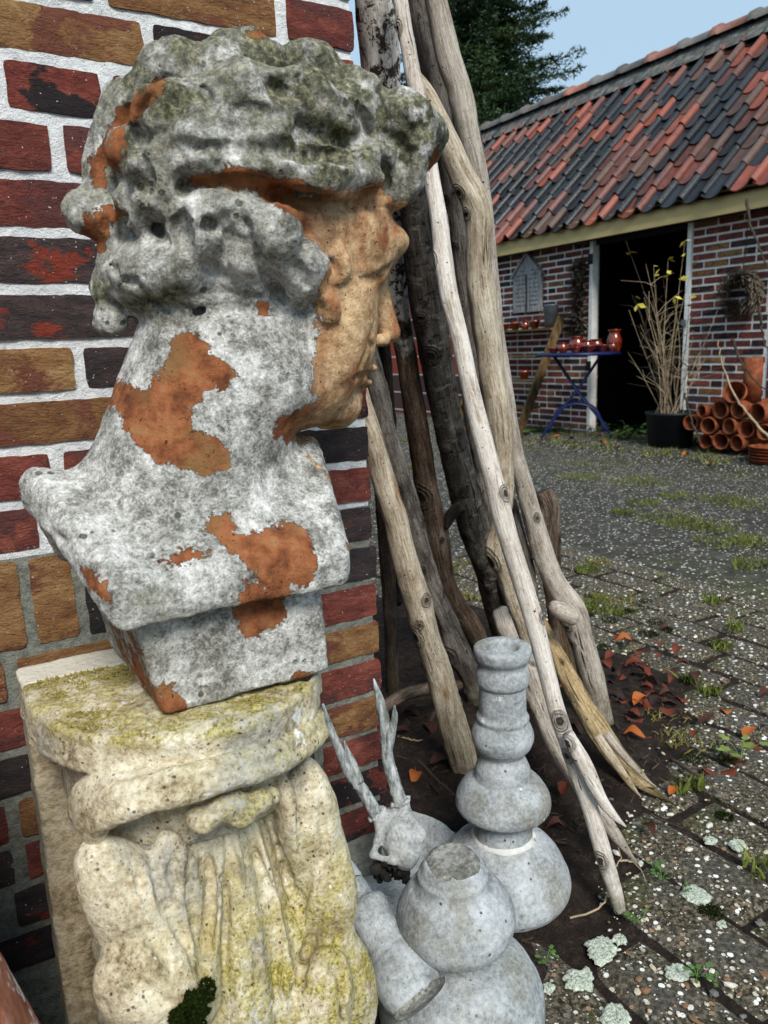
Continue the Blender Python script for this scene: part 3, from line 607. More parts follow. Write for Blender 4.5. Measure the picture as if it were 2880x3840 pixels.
f = Field((.03, .53, .50), (.35, .80, .60), .0026); band(f, .135, .560, .545, PT-.002, .0045, yb=.752)
for px, py, r in ((210, 1625, 14), (640, 1505, 12), (560, 1560, 8), (300, 1625, 7), (655, 1480, 10)): f.ell(onZ(px, py, .570), (R3(r), R3(r), .022), .006, sub=True)
f.noise(.005, 22, 3, 41, .02); sculpt('top_slab', f, lambda v: np.clip((v[:, 2]-.566)/.010, 0, 1)*1.15, ((.0022, 70, 3, 3), (.0018, 170, 3, 8)))
f = Field((.03, .54, .445), (.35, .80, .57), .0026); band(f, .116, .586, .530, .552, .005); band(f, .110, .594, .462, .535, .004, k=.004)
sculpt('cornice_moulding', f, lambda v: np.clip((v[:, 0]-.15)/.1, 0, 1)*.55)
f = Field((.03, .73, -.01), (.36, .82, .60), .0034)
f.func((.0, .7, -.02), (.4, .85, .62), lambda X, Y, Z: np.maximum(np.maximum(np.abs(X-.193)-.139, np.abs(Y-.777)-.024), np.maximum(-Z+.0, Z-PT+.003))+.0, .004)
m = NT('plaster_slab', .93, .15); n1 = m.noise(120, 5, .7); n2 = m.noise(14, 5, .65); c = m.ramp(m.math('ADD', m.math('MULTIPLY', n1, .5), m.math('MULTIPLY', n2, .5)), [(.38, srgb(120, 106, 82)), (.48, srgb(172, 156, 126)), (.58, srgb(204, 190, 162))]); c = m.mix(m.math('MULTIPLY', m.step(m.noise(26, 5, .7, m.map((1, 1, .5), loc=(3, 3, 3))), .56, .64), .8), c, srgb(150, 150, 142)); c = m.mix(m.step(m.math('ADD', m.sep(m.co, 2), m.math('MULTIPLY', m.math('SUBTRACT', n1, .5), .03)), .571, .574), c, srgb(212, 205, 188)); M_slab = m.out(c, m.bump(m.math('ADD', n1, n2), .004, 1))
sculpt('back_slab', f, None, ((.0012, 40, 3, 3), (.0008, 160, 2, 8)), M_slab)
# overhanging lip, swag bulb, leaf body
f = Field((.05, .50, .42), (.33, .74, .57), .0024)
LIP = [(203, 1792, .604), (212, 1762, .590), (245, 1742, .574), (300, 1724, .562), (400, 1696, .553), (500, 1668, .553), (576, 1646, .560), (640, 1612, .574), (690, 1572, .602)]
L3 = smooth_path([onY(*p) for p in LIP], 34)
for a, b in zip(L3[:-1], L3[1:]):
    for dy_, dz_, r_ in ((0, -.006, .0085), (.004, .006, .0075), (.018, .000, .013), (.034, .000, .014)): f.cap(a+V(0, dy_, dz_), b+V(0, dy_, dz_), r_, k=.003)
sculpt('overhanging_lip', f, lambda v: np.clip((v[:, 0]-.12)/.1, 0, 1)*.6)
f = Field((.11, .51, .43), (.29, .64, .53), .0024)
for px, py, y, r in ((440, 1775, .556, 32), (480, 1745, .556, 34), (520, 1760, .556, 36), (560, 1730, .562, 34), (585, 1720, .572, 26), (420, 1760, .566, 24), (500, 1735, .562, 36)): f.ell(onY(px, py, y), (R3(r)*.82, R3(r)*.8, R3(r)*.72), .008)
sculpt('swag_bulb', f, lambda v: np.full(len(v), .95))
f = Field((.03, .46, -.005), (.385, .75, .515), .0029)
def leaf(X, Y, Z):
    t = np.clip((.50-Z)/.5, 0, 1); hx = .070+.050*np.sin(np.clip(t*1.5, 0, 1.57)); yf = .612-.090*np.sin(np.clip(t*1.9, 0, 1.57))
    e = np.hypot((X-PXc)/hx, np.minimum(Y-.735, 0)/(.735-yf)); d = np.maximum((e-1)*.12, Y-.758); d = np.maximum(d, np.maximum(Z-.512, -Z))
    ax = (X-.200+.10*t*t)/(.040+.30*t); fan = np.exp(-(ax/.62)**4)                 # folds that fan out downwards from under the bulb
    u = ax*20+1.1*np.sin(ax*4.2+1); w = .013*(np.abs(np.sin(u*.5))**.6-.6)*fan*np.clip(t*7, 0, 1)*np.clip(1.25-t, 0, 1)
    w += .0028*np.sin(ax*37+2.1)*fan*np.clip(t*5, 0, 1)
    return (d+w)*.8
f.func((.0, .44, -.02), (.4, .77, .53), leaf, .01)
def petal(px, py, y, rx, ry, rz, tilt, k=.0075):
    c_, s_ = math.cos(math.radians(tilt)), math.sin(math.radians(tilt)); f.ell(onY(px, py, y), (rx, ry, rz), k, rot=((c_, 0, s_), (0, 1, 0), (-s_, 0, c_)))
def scoop(px, py, y, rx, ry, rz, tilt, k=.006):
    c_, s_ = math.cos(math.radians(tilt)), math.sin(math.radians(tilt)); f.ell(onY(px, py, y), (rx, ry, rz), k, sub=True, rot=((c_, 0, s_), (0, 1, 0), (-s_, 0, c_)))
petal(316, 1985, .600, .038, .036, .094, 24, .010)
petal(345, 2130, .572, .040, .034, .060, 42); petal(318, 2160, .604, .030, .034, .050, 28); petal(380, 1890, .598, .018, .018, .046, 8, .012)
petal(676, 1785, .622, .026, .032, .075, 4, .014); petal(632, 1800, .612, .013, .024, .066, 8, .012); petal(702, 1940, .608, .030, .034, .060, -6, .018)
petal(744, 2125, .594, .031, .034, .068, 8, .014); petal(690, 2180, .566, .030, .030, .060, -14)
for (a, b, r) in (((398, 1835, .575), (405, 1960, .556), 12), ((330, 1840, .578), (392, 2030, .545), 9), ((262, 1825, .575), (400, 1812, .562), 24), ((562, 1800, .572), (588, 1990, .535), 9), ((606, 1800, .58), (640, 1990, .545), 9), ((655, 1700, .585), (660, 1900, .565), 8),
                  ((700, 2010, .555), (645, 2160, .530), 11), ((715, 2040, .56), (728, 2210, .545), 10), ((450, 1850, .57), (430, 2130, .52), 7), ((520, 1830, .572), (540, 2190, .505), 7)):
    f.cap(onY(*a), onY(*b), R3(r), k=.008, sub=True)
for pts, r in (([(332, 1848), (346, 1930), (398, 2030), (432, 2105)], .0045), ([(262, 1890), (290, 1960), (340, 2050), (388, 2112)], .0028), ([(412, 1830), (416, 1930), (432, 2030), (446, 2150)], .0060), ([(452, 1840), (456, 1950), (440, 2080), (430, 2200)], .0050), ([(500, 1830), (520, 1950), (530, 2080), (542, 2205)], .0060), ([(546, 1820), (580, 1930), (612, 2030), (630, 2120)], .0050), ([(592, 1800), (626, 1900), (652, 1990)], .0060),
               ([(640, 1690), (656, 1780), (662, 1880), (652, 1960)], .0060), ([(692, 1985), (662, 2060), (640, 2150), (632, 2205)], .0060), ([(722, 2000), (736, 2080), (742, 2180)], .0045), ([(690, 1720), (700, 1800), (694, 1870)], .0025), ([(476, 1850), (488, 1960), (484, 2090)], .0030), ([(565, 1860), (592, 1960), (600, 2080), (590, 2190)], .0035), ([(250, 2070), (300, 2130), (360, 2170)], .0050), ([(285, 1850), (312, 1940), (362, 2040)], .0022), ([(380, 1840), (372, 1890), (384, 1930)], .003)):
    f.cut(pts, r, .004)
sculpt('carved_leaf', f, lambda v: np.clip((.47-v[:, 2])/.12, 0, 1)*np.clip((v[:, 0]-.08)/.10, 0, 1)*1.25, ((.0018, 45, 3, 3), (.0013, 150, 3, 8)))
# moss on the top and at the foot
def mossmat(name, a, b, c_):
    m = NT(name, 1, .05); n = m.noise(420, 4, .75); return m.out(m.ramp(n, [(.3, a), (.5, b), (.72, c_)]), m.bump(n, .006, 1))
M_lich = mossmat('yellow_lichen', srgb(120, 104, 52), srgb(188, 172, 98), srgb(226, 216, 150)); M_moss = mossmat('green_moss', srgb(10, 15, 4), srgb(30, 42, 11), srgb(74, 88, 30))
def tufts(name, centre_fn, n, size, mat, parent, seed, tag_=None):
    rs = np.random.RandomState(seed); b = MB()
    for i in range(n):
        r_ = centre_fn(rs)
        if r_ is None: continue
        p, N_ = r_; s_ = size*rs.uniform(.5, 1.4); a = rs.normal(size=3); a -= N_*(a@N_); a /= np.linalg.norm(a)+1e-9; c2 = np.cross(N_, a)
        tip = p+N_*s_*rs.uniform(.5, 1.3)+a*s_*rs.uniform(-.5, .5)
        b.add([p+a*s_*.6, p-a*s_*.3+c2*s_*.5, p-a*s_*.3-c2*s_*.5, tip], [(0, 1, 3), (1, 2, 3), (2, 0, 3)])
    return b.build(name, mat, parent)
def top_pt(rs):
    x, y = rs.uniform(.052, .322), rs.uniform(.56, .750)
    if dshape(x, np.array(y), .133, .787, .562) > -.002 or (.146 < x < .290 and .603 < y): return None
    z = PT-.003+.002*vnoise(V(x, y, 0)*90); edge = -dshape(x, np.array(y), .133, .787, .562)
    if vnoise(V(x, y, 3.1)*70) < -.45: return None
    if edge < .012 and rs.rand() < .55: return None
    return V(x, y, z), V(0, 0, 1.)
o = tufts('lichen_crust', top_pt, 12000, .0021, M_lich, None, 4); o['kind'] = 'stuff'; keep_world(o, ped)
def foot_pt(rs):
    a = rs.normal(size=3); a /= np.linalg.norm(a); c0 = onY(412, 2192, .522); return c0+a*V(.015, .010, .022)*(.8+.5*vnoise(a*2.5+3)), a
o = tufts('moss_clump', foot_pt, 4200, .0020, M_moss, None, 5); o['kind'] = 'stuff'; keep_world(o, ped)
def foot_pt2(rs):
    a = rs.normal(size=3); a /= np.linalg.norm(a); c0 = onY(447, 2140, .530); return c0+a*V(.006, .005, .010), a
o = tufts('moss_clump', foot_pt2, 500, .0018, M_moss, None, 6); o['kind'] = 'stuff'; keep_world(o, ped)

# ================================================================== ground
def axpat(m, scale, lo, hi, co=None): return m.step(m.noise(scale, 5, .65, co), lo, hi)
m = NT('aggregate_paving', .9, .25); n1 = m.noise(9, 5, .6); n2 = m.noise(120, 5, .7)
base = m.ramp(n2, [(.40, srgb(24, 22, 15)), (.5, srgb(68, 61, 45)), (.60, srgb(120, 110, 90))])
base = m.mix(m.step(n1, .40, .66), base, m.ramp(n2, [(.35, srgb(50, 48, 42)), (.65, srgb(96, 92, 84))]))
gr = m.math('MULTIPLY', m.step(m.noise(5.5, 6, .68, m.map(loc=(3, 1, 0))), .54, .66), m.step(m.noise(60, 4, .7), .40, .60))
base = m.mix(m.math('MULTIPLY', gr, .8), base, m.ramp(m.noise(200, 3, .7), [(.3, srgb(40, 44, 18)), (.7, srgb(92, 98, 42))]))
vd = m.voro(88); vc = m.voro(88, out='Color'); r_ = m.sep(vc, 0); g_ = m.sep(vc, 1)
peb = m.math('MULTIPLY', m.step(m.math('SUBTRACT', vd, m.math('MULTIPLY', g_, .16)), .30, .24), m.step(r_, .46, .48))
pc = m.ramp(g_, [(0, srgb(204, 199, 186)), (.5, srgb(186, 178, 160)), (.62, srgb(150, 122, 92)), (.75, srgb(120, 112, 100)), (.85, srgb(232, 230, 222))], 'CONSTANT')
vd2 = m.voro(190); vc2 = m.voro(190, out='Color')
p2 = m.math('MULTIPLY', m.step(vd2, .32, .26), m.step(m.sep(vc2, 0), .62, .64))
base = m.mix(p2, base, m.ramp(m.sep(vc2, 1), [(0, srgb(196, 188, 172)), (.4, srgb(120, 104, 84)), (.7, srgb(150, 144, 132))], 'CONSTANT'))
c = m.mix(peb, base, pc)
hh = m.math('ADD', m.math('MULTIPLY', peb, .5), m.math('ADD', m.math('MULTIPLY', n2, .6), m.math('MULTIPLY', p2, .25)))
M_agg = m.out(c, m.bump(hh, .005, 1))
m = NT('soil', .95, .2); n1 = m.noise(40, 6, .7); n2 = m.noise(230, 4, .7)
M_soil = m.out(m.ramp(m.math('ADD', m.math('MULTIPLY', n1, .6), m.math('MULTIPLY', n2, .4)), [(.34, srgb(20, 16, 13)), (.52, srgb(48, 38, 32)), (.68, srgb(82, 68, 58))]), m.bump(m.math('ADD', n1, n2), .008, 1))
b = MB(); b.add([(-60, -60, -.016), (120, -60, -.016), (120, 160, -.016), (-60, 160, -.016)], [(0, 1, 2, 3)])
m = NT('yard_surface', .92, .2); n1 = m.noise(.9, 6, .65); n2 = m.noise(16, 5, .7); n3 = m.noise(70, 4, .7)
c = m.ramp(n2, [(.3, srgb(44, 43, 38)), (.5, srgb(66, 64, 58)), (.7, srgb(92, 89, 82))])
c = m.mix(m.math('MULTIPLY', m.step(n1, .56, .66), m.step(n3, .46, .60)), c, m.ramp(n3, [(.3, srgb(52, 54, 24)), (.7, srgb(100, 104, 48))]))
far = m.voro(60); fcx = m.voro(60, out='Color'); c = m.mix(m.math('MULTIPLY', m.step(far, .36, .26), m.step(m.sep(fcx, 0), .50, .52)), c, m.ramp(m.sep(fcx, 1), [(0, srgb(226, 222, 210)), (.6, srgb(160, 150, 132)), (.8, srgb(200, 196, 186))], 'CONSTANT'))
M_yard = m.out(c, m.bump(m.math('ADD', n3, m.math('MULTIPLY', m.step(far, .36, .26), .5)), .008, 1))
ground = tag(b.build('ground', M_yard), 'grey exposed aggregate yard with moss and grass patches', kind='structure')
pav = tag(empty('paving', (1.3, 1.2, 0)), 'rows of mossy exposed aggregate concrete pavers', kind='structure')
def paver_mesh(seed, w, l, nx=7, ny=14):
    U, W = np.meshgrid(np.linspace(-1, 1, nx), np.linspace(-1, 1, ny), indexing='ij'); rs = np.random.RandomState(seed); o = rs.rand(3)*30
    P = np.stack([U*w/2+o[0], W*l/2+o[1], 0*U+o[2]], -1); dx, dy = (1-np.abs(U))*w/2, (1-np.abs(W))*l/2; e = np.minimum(dx, dy)
    X = U*w/2+fbm(P, 30, 3, 2)*.003*np.abs(U)**6; Y = W*l/2+fbm(P, 30, 3, 7)*.003*np.abs(W)**8
    Z = fbm(P, 22, 4, 4)*.0045-.009*np.clip(1-e/.014, 0, 1)**2
    v = np.stack([X, Y, Z], -1).reshape(-1, 3); i = np.arange(nx-1)[:, None]*ny; j = np.arange(ny-1)[None]; f = np.stack([i+j, i+ny+j, i+ny+j+1, i+j+1], -1).reshape(-1, 4).tolist()
    rim = [a*ny for a in range(nx)]+[(nx-1)*ny+k for k in range(1, ny)]+[a*ny+ny-1 for a in range(nx-2, -1, -1)]+[k for k in range(ny-2, 0, -1)]
    b0 = len(v); bk = v[rim].copy(); bk[:, 2] = -.05; v = np.vstack([v, bk]); n = len(rim); f += [(rim[(k+1) % n], rim[k], b0+k, b0+(k+1) % n) for k in range(n)]
    me = mesh_from('paver', v, f, M_agg); me.set_sharp_from_angle(angle=math.radians(45)); return me
PM = [paver_mesh(s_, .1205, .288) for s_ in range(9)]
SOIL = [onZ(x, y)[:2] for x, y in ((760, 2400), (1120, 2230), (1165, 2090), (1150, 2020), (1260, 1920), (1300, 1840), (1345, 1770), (1420, 1700), (1405, 1600), (1500, 1500), (1400, 1420), (1240, 1395), (1000, 1300), (800, 1290))]
SOIL = SOIL+[(.4, 2.4), (.3, .35)]
for ci in range(14):
    x = .777+(ci-1)*.132
    for ri in range(9):
        y = .25+ri*.301+((.155, .30-.005, .09, .21)[ci % 4])
        if y > 2.7 or poly_sd(np.array([x]), np.array([y]), SOIL)[0] > .055: continue
        o = inst('paver', PM[rnd.randrange(9)], None, (x+rnd.uniform(-.002, .002), y, rnd.uniform(-.004, .003)), (rnd.uniform(-.012, .012), rnd.uniform(-.02, .02), rnd.choice((0, math.pi))+rnd.uniform(-.012, .012))); keep_world(o, pav)
tag(MB().add([(.55, .1, -.011), (2.36, .1, -.011), (2.36, 2.62, -.011), (.55, 2.62, -.011)], [(0, 1, 2, 3)]).build('joint_soil', M_soil), 'dark soil filling the paver joints', kind='structure')
# soil sheet
nx = 110; X, Y = np.meshgrid(np.linspace(-.6, 2.2, nx*1), np.linspace(.2, 3.0, nx), indexing='ij'); P = np.stack([X, Y, 0*X], -1)
sdv = poly_sd(X.ravel(), Y.ravel(), SOIL).reshape(X.shape)+fbm(P, 9, 3, 3)*.05
Z = np.where(sdv > -.03, .0035+.012*fbm(P, 14, 4, 6)+.012*np.clip(sdv/.3, 0, 1), 0)-.030*np.clip(1-(sdv+.05)/.06, 0, 1)
i = np.arange(nx-1)[:, None]*nx; j = np.arange(nx-1)[None]; f = np.stack([i+j, i+nx+j, i+nx+j+1, i+j+1], -1).reshape(-1, 4)
keep = sdv.ravel()[f].max(1) > -.05
soil = tag(obj('soil', np.stack([X, Y, Z], -1).reshape(-1, 3), f[keep], M_soil), 'dark crumbly soil along the wall foot', kind='structure')
# loose and embedded pebbles
M_peb = []
for nm_, c_ in (('pebble_white', srgb(206, 200, 186)), ('pebble_cream', srgb(190, 178, 154)), ('pebble_brown', srgb(122, 92, 66)), ('pebble_grey', srgb(104, 102, 96))): M_peb.append(plain(nm_, c_, .7, .12, 90, .0004))
ico_v = np.array([(0, 0, 1), (.89, 0, .45), (.28, .85, .45), (-.72, .53, .45), (-.72, -.53, .45), (.28, -.85, .45), (.72, .53, -.45), (-.28, .85, -.45), (-.89, 0, -.45), (-.28, -.85, -.45), (.72, -.53, -.45), (0, 0, -1)], float)
ico_f = np.array([(0, 1, 2), (0, 2, 3), (0, 3, 4), (0, 4, 5), (0, 5, 1), (1, 6, 2), (2, 7, 3), (3, 8, 4), (4, 9, 5), (5, 10, 1), (6, 7, 2), (7, 8, 3), (8, 9, 4), (9, 10, 5), (10, 6, 1), (11, 7, 6), (11, 8, 7), (11, 9, 8), (11, 10, 9), (11, 6, 10)])
def pebbles(n, fn, seed, name='pebbles', smin=.0013, smax=.0068):
    rs = np.random.RandomState(seed); vs = []; fs = []; mi = []; k = 0
    for _ in range(n):
        x, y, z = fn(rs)
        if x is None: continue
        s_ = smin+(smax-smin)*rs.rand()**2.4; sc = V(s_*rs.uniform(.8, 1.7), s_*rs.uniform(.7, 1.1), s_*rs.uniform(.3, .6)); a = rs.rand()*6.28; ca, sa = math.cos(a), math.sin(a)
        q_ = ico_v*(1+.25*rs.uniform(-1, 1, (12, 1)))*sc; q_ = np.stack([q_[:, 0]*ca-q_[:, 1]*sa, q_[:, 0]*sa+q_[:, 1]*ca, q_[:, 2]], -1)+V(x, y, z)
        vs.append(q_); fs.append(ico_f+k*12); mi += [rs.choice(4, p=(.40, .24, .16, .20))]*20; k += 1
    o = obj(name, np.vstack(vs), np.vstack(fs), M_peb, smooth=False, mi=mi); return o
def peb_pt(rs):
    d_ = rs.rand()**.7*2.2; a_ = rs.uniform(-.30, 1.0); x, y = .62+d_*math.cos(a_)*1.0, .45+d_*math.sin(a_)*.95
    s0 = poly_sd(np.array([x]), np.array([y]), SOIL)[0]
    if s0 > .02 and rs.rand() < .93: return None, 0, 0
    if vnoise(V(x, y, 0)*6) < -.3 and rs.rand() < .6: return None, 0, 0
    if s0 < .02 and abs((x-.711+.066) % .132-.066) < .009 and rs.rand() < .85: return None, 0, 0
    return x, y, (-.0012 if s0 < .02 else .008)
tag(pebbles(4200, peb_pt, 11), 'white and brown pebbles set in the mossy pavers', 'pebbles', kind='stuff')
# lichen rosettes on the pavers
m = NT('pale_lichen', 1, .1); n1 = m.noise(240, 5, .8); M_rl = m.out(m.ramp(n1, [(.38, srgb(110, 116, 98)), (.5, srgb(190, 198, 180)), (.62, srgb(226, 233, 218))]), m.bump(n1, .003, 1))
for q_, (px, py, r) in enumerate(((1300, 2048, 38), (1252, 2112, 34), (1462, 2095, 28), (1330, 2190, 34), (1500, 1930, 32), (1595, 1822, 20), (1185, 2130, 14), (1535, 1812, 14), (1560, 1995, 12), (1340, 2025, 16))):
    c0 = onZ(px, py, .004); R_ = r*depth(c0)/1680; rs = np.random.RandomState(50+q_); v = []; f = []
    nr, na = 7, 40
    for i_ in range(nr):
        for k in range(na):
            a = 2*math.pi*k/na; rr = R_*i_/(nr-1)*(1+.38*float(vnoise(V(math.cos(a)*2.6, math.sin(a)*2.6, q_*3.1)))+.16*float(vnoise(V(math.cos(a)*9, math.sin(a)*9, q_*1.7))))
            v.append((c0[0]+rr*math.cos(a), c0[1]+rr*math.sin(a)*.9, c0[2]+(-.0005+.0016*rs.rand() if i_ < nr-1 else -.005)))
    for i_ in range(nr-1):
        for k in range(na): f.append((i_*na+k, i_*na+(k+1) % na, (i_+1)*na+(k+1) % na, (i_+1)*na+k))
    keep_world(obj('lichen_patch', v, f, M_rl), pav)
# moss cushions and grass in the joints
def strand_field(name, pts, n, h, mat, seed, label, lean=.5, spread=.03):
    rs = np.random.RandomState(seed); b = MB()
    for _ in range(n):
        c0, r_ = pts[rs.randint(len(pts))]; a = rs.rand()*6.28; d_ = r_*math.sqrt(rs.rand()); p = V(c0[0]+d_*math.cos(a), c0[1]+d_*math.sin(a), c0[2] if len(c0) > 2 else 0)
        hh_ = h*rs.uniform(.4, 1.2); w = hh_*.10+.0006; a2 = rs.rand()*6.28; sd = V(math.cos(a2), math.sin(a2), 0)*w; ln = V(rs.normal(), rs.normal(), 0)*hh_*lean
        b.add([p-sd, p+sd, p+ln*.4+V(0, 0, hh_*.6)+sd*.6, p+ln*.4+V(0, 0, hh_*.6)-sd*.6, p+ln+V(0, 0, hh_)], [(0, 1, 2, 3), (3, 2, 4)])
    return tag(b.build(name, mat), label, 'grass' if 'grass' in name else 'moss', kind='stuff')
M_gr = plain('grass_green', srgb(96, 106, 40), .7, .4, 12, 0); M_grd = plain('grass_dry', srgb(128, 120, 58), .8, .3, 12, 0)
gp = [((*onZ(x, y)[:2], -.006), r) for x, y, r in ((1390, 1085, .10), (1345, 1105, .06), (1460, 1070, .12), (1620, 1090, .16), (1560, 1170, .12), (1480, 1130, .12), (1640, 1220, .10), (1440, 1120, .14), (1270, 1230, .05), (1310, 1320, .06), (1260, 1310, .05), (1390, 1040, .2), (1250, 1030, .15), (1600, 1020, .3), (1300, 1000, .3), (1500, 990, .4), (1150, 965, .3), (1250, 955, .35), (1380, 960, .3), (1560, 1080, .14), (1540, 1140, .10), (1620, 1170, .08), (960, 1230, .06), (975, 1310, .05), (870, 1010, .1), (880, 950, .15))]
strand_field('grass_patch', gp, 5200, .022, M_gr, 3, 'low green grass and moss growing in the yard joints', .6)
strand_field('dry_grass', [((c_[0]+.1, c_[1]+.05, c_[2]), r_*1.2) for c_, r_ in gp[3:]], 1800, .018, M_grd, 4, 'yellowed dry grass scattered over the yard', .8)
mp = [((*onZ(x, y)[:2], .0), r) for x, y, r in ((1330, 1440, .02), (1300, 1400, .03), (1420, 1345, .03), (1270, 1330, .02), (1395, 1300, .02), (1440, 1360, .02), (1240, 1300, .02), (1360, 1320, .02), (1535, 1972, .018), (1565, 1765, .016), (1500, 1640, .03), (1550, 1395, .03), (1570, 1640, .02), (1480, 1470, .03), (1400, 1370, .03), (1320, 1340, .03), (1280, 1290, .03), (1560, 1390, .02))]
strand_field('moss_cushion', mp, 3600, .007, M_moss, 7, 'bright green moss cushions between the pavers', .9)

# ================================================================== leaning branches
def wood(name, stops, grain=1.0, patch=None, flake=None, bump=.0034, lent=None, rough=.85, low=None, soft=.45):
    m = NT(name, rough, .2); lc = m.at('lc', 'Vector'); m.co = lc
    wp = m.n('ShaderNodeVectorMath'); wp.operation = 'MULTIPLY_ADD'; m.put(wp.inputs[0], m.noise(16, 3, .5, m.map((1, 1, .5), loc=(5, 1, 1)), fac=False)); wp.inputs[1].default_value = (.02, .02, .02); m.put(wp.inputs[2], lc)
    g = m.noise(190*grain, 6, .75, m.map((1, 1, .055), co=wp.outputs[0])); b_ = m.noise(24, 6, .68, m.map((1, 1, .42))); e_ = m.noise(320, 3, .7, m.map((1, 1, .5)))
    f = m.math('ADD', m.math('MULTIPLY', g, soft), m.math('ADD', m.math('MULTIPLY', b_, .80-soft), m.math('MULTIPLY', e_, .20))); c = m.ramp(f, stops); h = m.math('ADD', m.math('MULTIPLY', g, .8), m.math('MULTIPLY', e_, .3))
    if low: c = m.mix(m.step(m.math('ADD', m.at('t01'), m.math('MULTIPLY', m.math('SUBTRACT', m.noise(18, 4, .6), .5), .3)), low[1], low[1]+.03), c, m.ramp(f, low[0]))
    if patch: c = m.mix(m.math('MULTIPLY', m.step(m.noise(15, 5, .65, m.map((1, 1, .25), loc=(3, 4, 1))), patch[1], patch[1]+.07), patch[2]), c, m.mix(m.step(g, .38, .62), tuple(x*.35 for x in patch[0][:3])+(1,), patch[0]))
    if flake:
        fl = m.noise(34, 6, .78, m.map((1, 1, .9), loc=(1, 1, 5)), .4); k = m.step(fl, flake[1], flake[1]+.03)
        if low: k = m.math('MULTIPLY', k, m.step(m.at('t01'), low[1]+.03, low[1]))
        c = m.mix(k, c, m.mix(e_, flake[0], tuple(min(1, x*3.2) for x in flake[0][:3])+(1,))); h = m.math('SUBTRACT', m.math('MULTIPLY', h, .6), m.math('MULTIPLY', k, .7))
    if lent:
        l_ = m.noise(75, 4, .7, m.map((.5, .5, 1.5), loc=(2, 6, 1)), .5); k = m.step(l_, .585, .64); c = m.mix(m.math('MULTIPLY', k, .85), c, lent); h = m.math('ADD', h, m.math('MULTIPLY', k, -.6))
        l2 = m.noise(40, 4, .7, m.map((.6, .6, 1.2), loc=(7, 2, 9))); c = m.mix(m.math('MULTIPLY', m.step(l2, .58, .66), .6), c, srgb(150, 143, 132))
    ck = m.noise(75, 3, .6, m.map((1, 1, .04), loc=(8, 8, 2), co=wp.outputs[0])); k2 = m.math('MULTIPLY', m.step(ck, .64, .68), m.step(m.noise(11, 3, .5, m.map((1, 1, .3), loc=(3, 8, 5))), .46, .54)); c = m.mix(m.math('MULTIPLY', k2, .9), c, srgb(26, 21, 17)); h = m.math('SUBTRACT', h, m.math('MULTIPLY', k2, 1.0))
    kn = m.math('ADD', m.at('kn'), m.math('MULTIPLY', m.math('SUBTRACT', m.noise(120, 3, .6), .5), .25)); kr = m.math('ADD', m.math('MULTIPLY', m.step(kn, .28, .40), .45), m.math('MULTIPLY', m.step(kn, .78, .86), .5)); c = m.mix(kr, c, srgb(40, 32, 25)); h = m.math('ADD', h, m.math('MULTIPLY', m.math('SINE', m.math('MULTIPLY', kn, 26)), m.math('MULTIPLY', m.step(kn, .2, .4), .35)))
    c = m.mix(m.step(m.noise(150, 1, .5, m.map(loc=(2, 2, 2))), .735, .755), c, srgb(22, 18, 15))
    gr_ = m.math('MULTIPLY', m.step(m.sep(m.geo('Position'), 2), .13, .03), m.step(m.noise(40, 4, .65), .36, .6)); c = m.mix(m.math('MULTIPLY', gr_, .7), c, srgb(74, 72, 34))
    return m.out(c, m.bump(h, bump, 1))
W_ble = wood('bleached_wood', [(.36, srgb(104, 90, 77)), (.43, srgb(172, 159, 146)), (.50, srgb(206, 196, 184)), (.60, srgb(234, 228, 219))], 1.5, (srgb(150, 118, 82), .60, .55))
W_gry = wood('weathered_wood', [(.36, srgb(66, 56, 48)), (.43, srgb(132, 120, 107)), (.51, srgb(174, 163, 149)), (.60, srgb(206, 197, 185))], 1.4, (srgb(128, 84, 50), .62, .75))
W_tan = wood('tan_wood', [(.36, srgb(62, 49, 36)), (.43, srgb(136, 119, 97)), (.51, srgb(182, 167, 144)), (.60, srgb(216, 206, 187))], 1.4, (srgb(158, 116, 62), .60, .75))
W_brn = wood('brown_wood', [(.38, srgb(24, 19, 15)), (.46, srgb(66, 53, 43)), (.53, srgb(102, 87, 74)), (.62, srgb(142, 129, 115))], 1.3, (srgb(88, 52, 28), .55, .6), bump=.004)
W_bir0 = wood('birch_bark_log', [(.36, srgb(92, 84, 75)), (.43, srgb(160, 151, 141)), (.50, srgb(204, 197, 188)), (.60, srgb(236, 232, 225))], .9, None, (srgb(36, 29, 24), .52), .007, low=([(.38, srgb(30, 23, 18)), (.46, srgb(70, 54, 42)), (.53, srgb(106, 88, 73)), (.62, srgb(148, 134, 118))], .36))
W_bir = wood('birch_bark', [(.36, srgb(96, 86, 76)), (.43, srgb(164, 154, 143)), (.50, srgb(206, 199, 189)), (.60, srgb(234, 230, 222))], .9, None, (srgb(36, 29, 24), .53), .007)
W_drk = wood('lenticel_bark', [(.38, srgb(30, 26, 23)), (.46, srgb(68, 62, 56)), (.53, srgb(98, 92, 84)), (.62, srgb(134, 127, 118))], .9, None, (srgb(24, 20, 18), .60), .005, srgb(28, 24, 21))
W_blk = wood('dark_wood', [(.38, srgb(15, 12, 10)), (.46, srgb(40, 34, 29)), (.53, srgb(66, 57, 50)), (.62, srgb(94, 84, 75))], 1.2, None, None, .004)
W_crk = wood('cracked_grey_wood', [(.38, srgb(34, 30, 27)), (.46, srgb(82, 75, 69)), (.53, srgb(118, 110, 102)), (.62, srgb(156, 149, 140))], 1.1, None, (srgb(30, 25, 22), .62), .006)
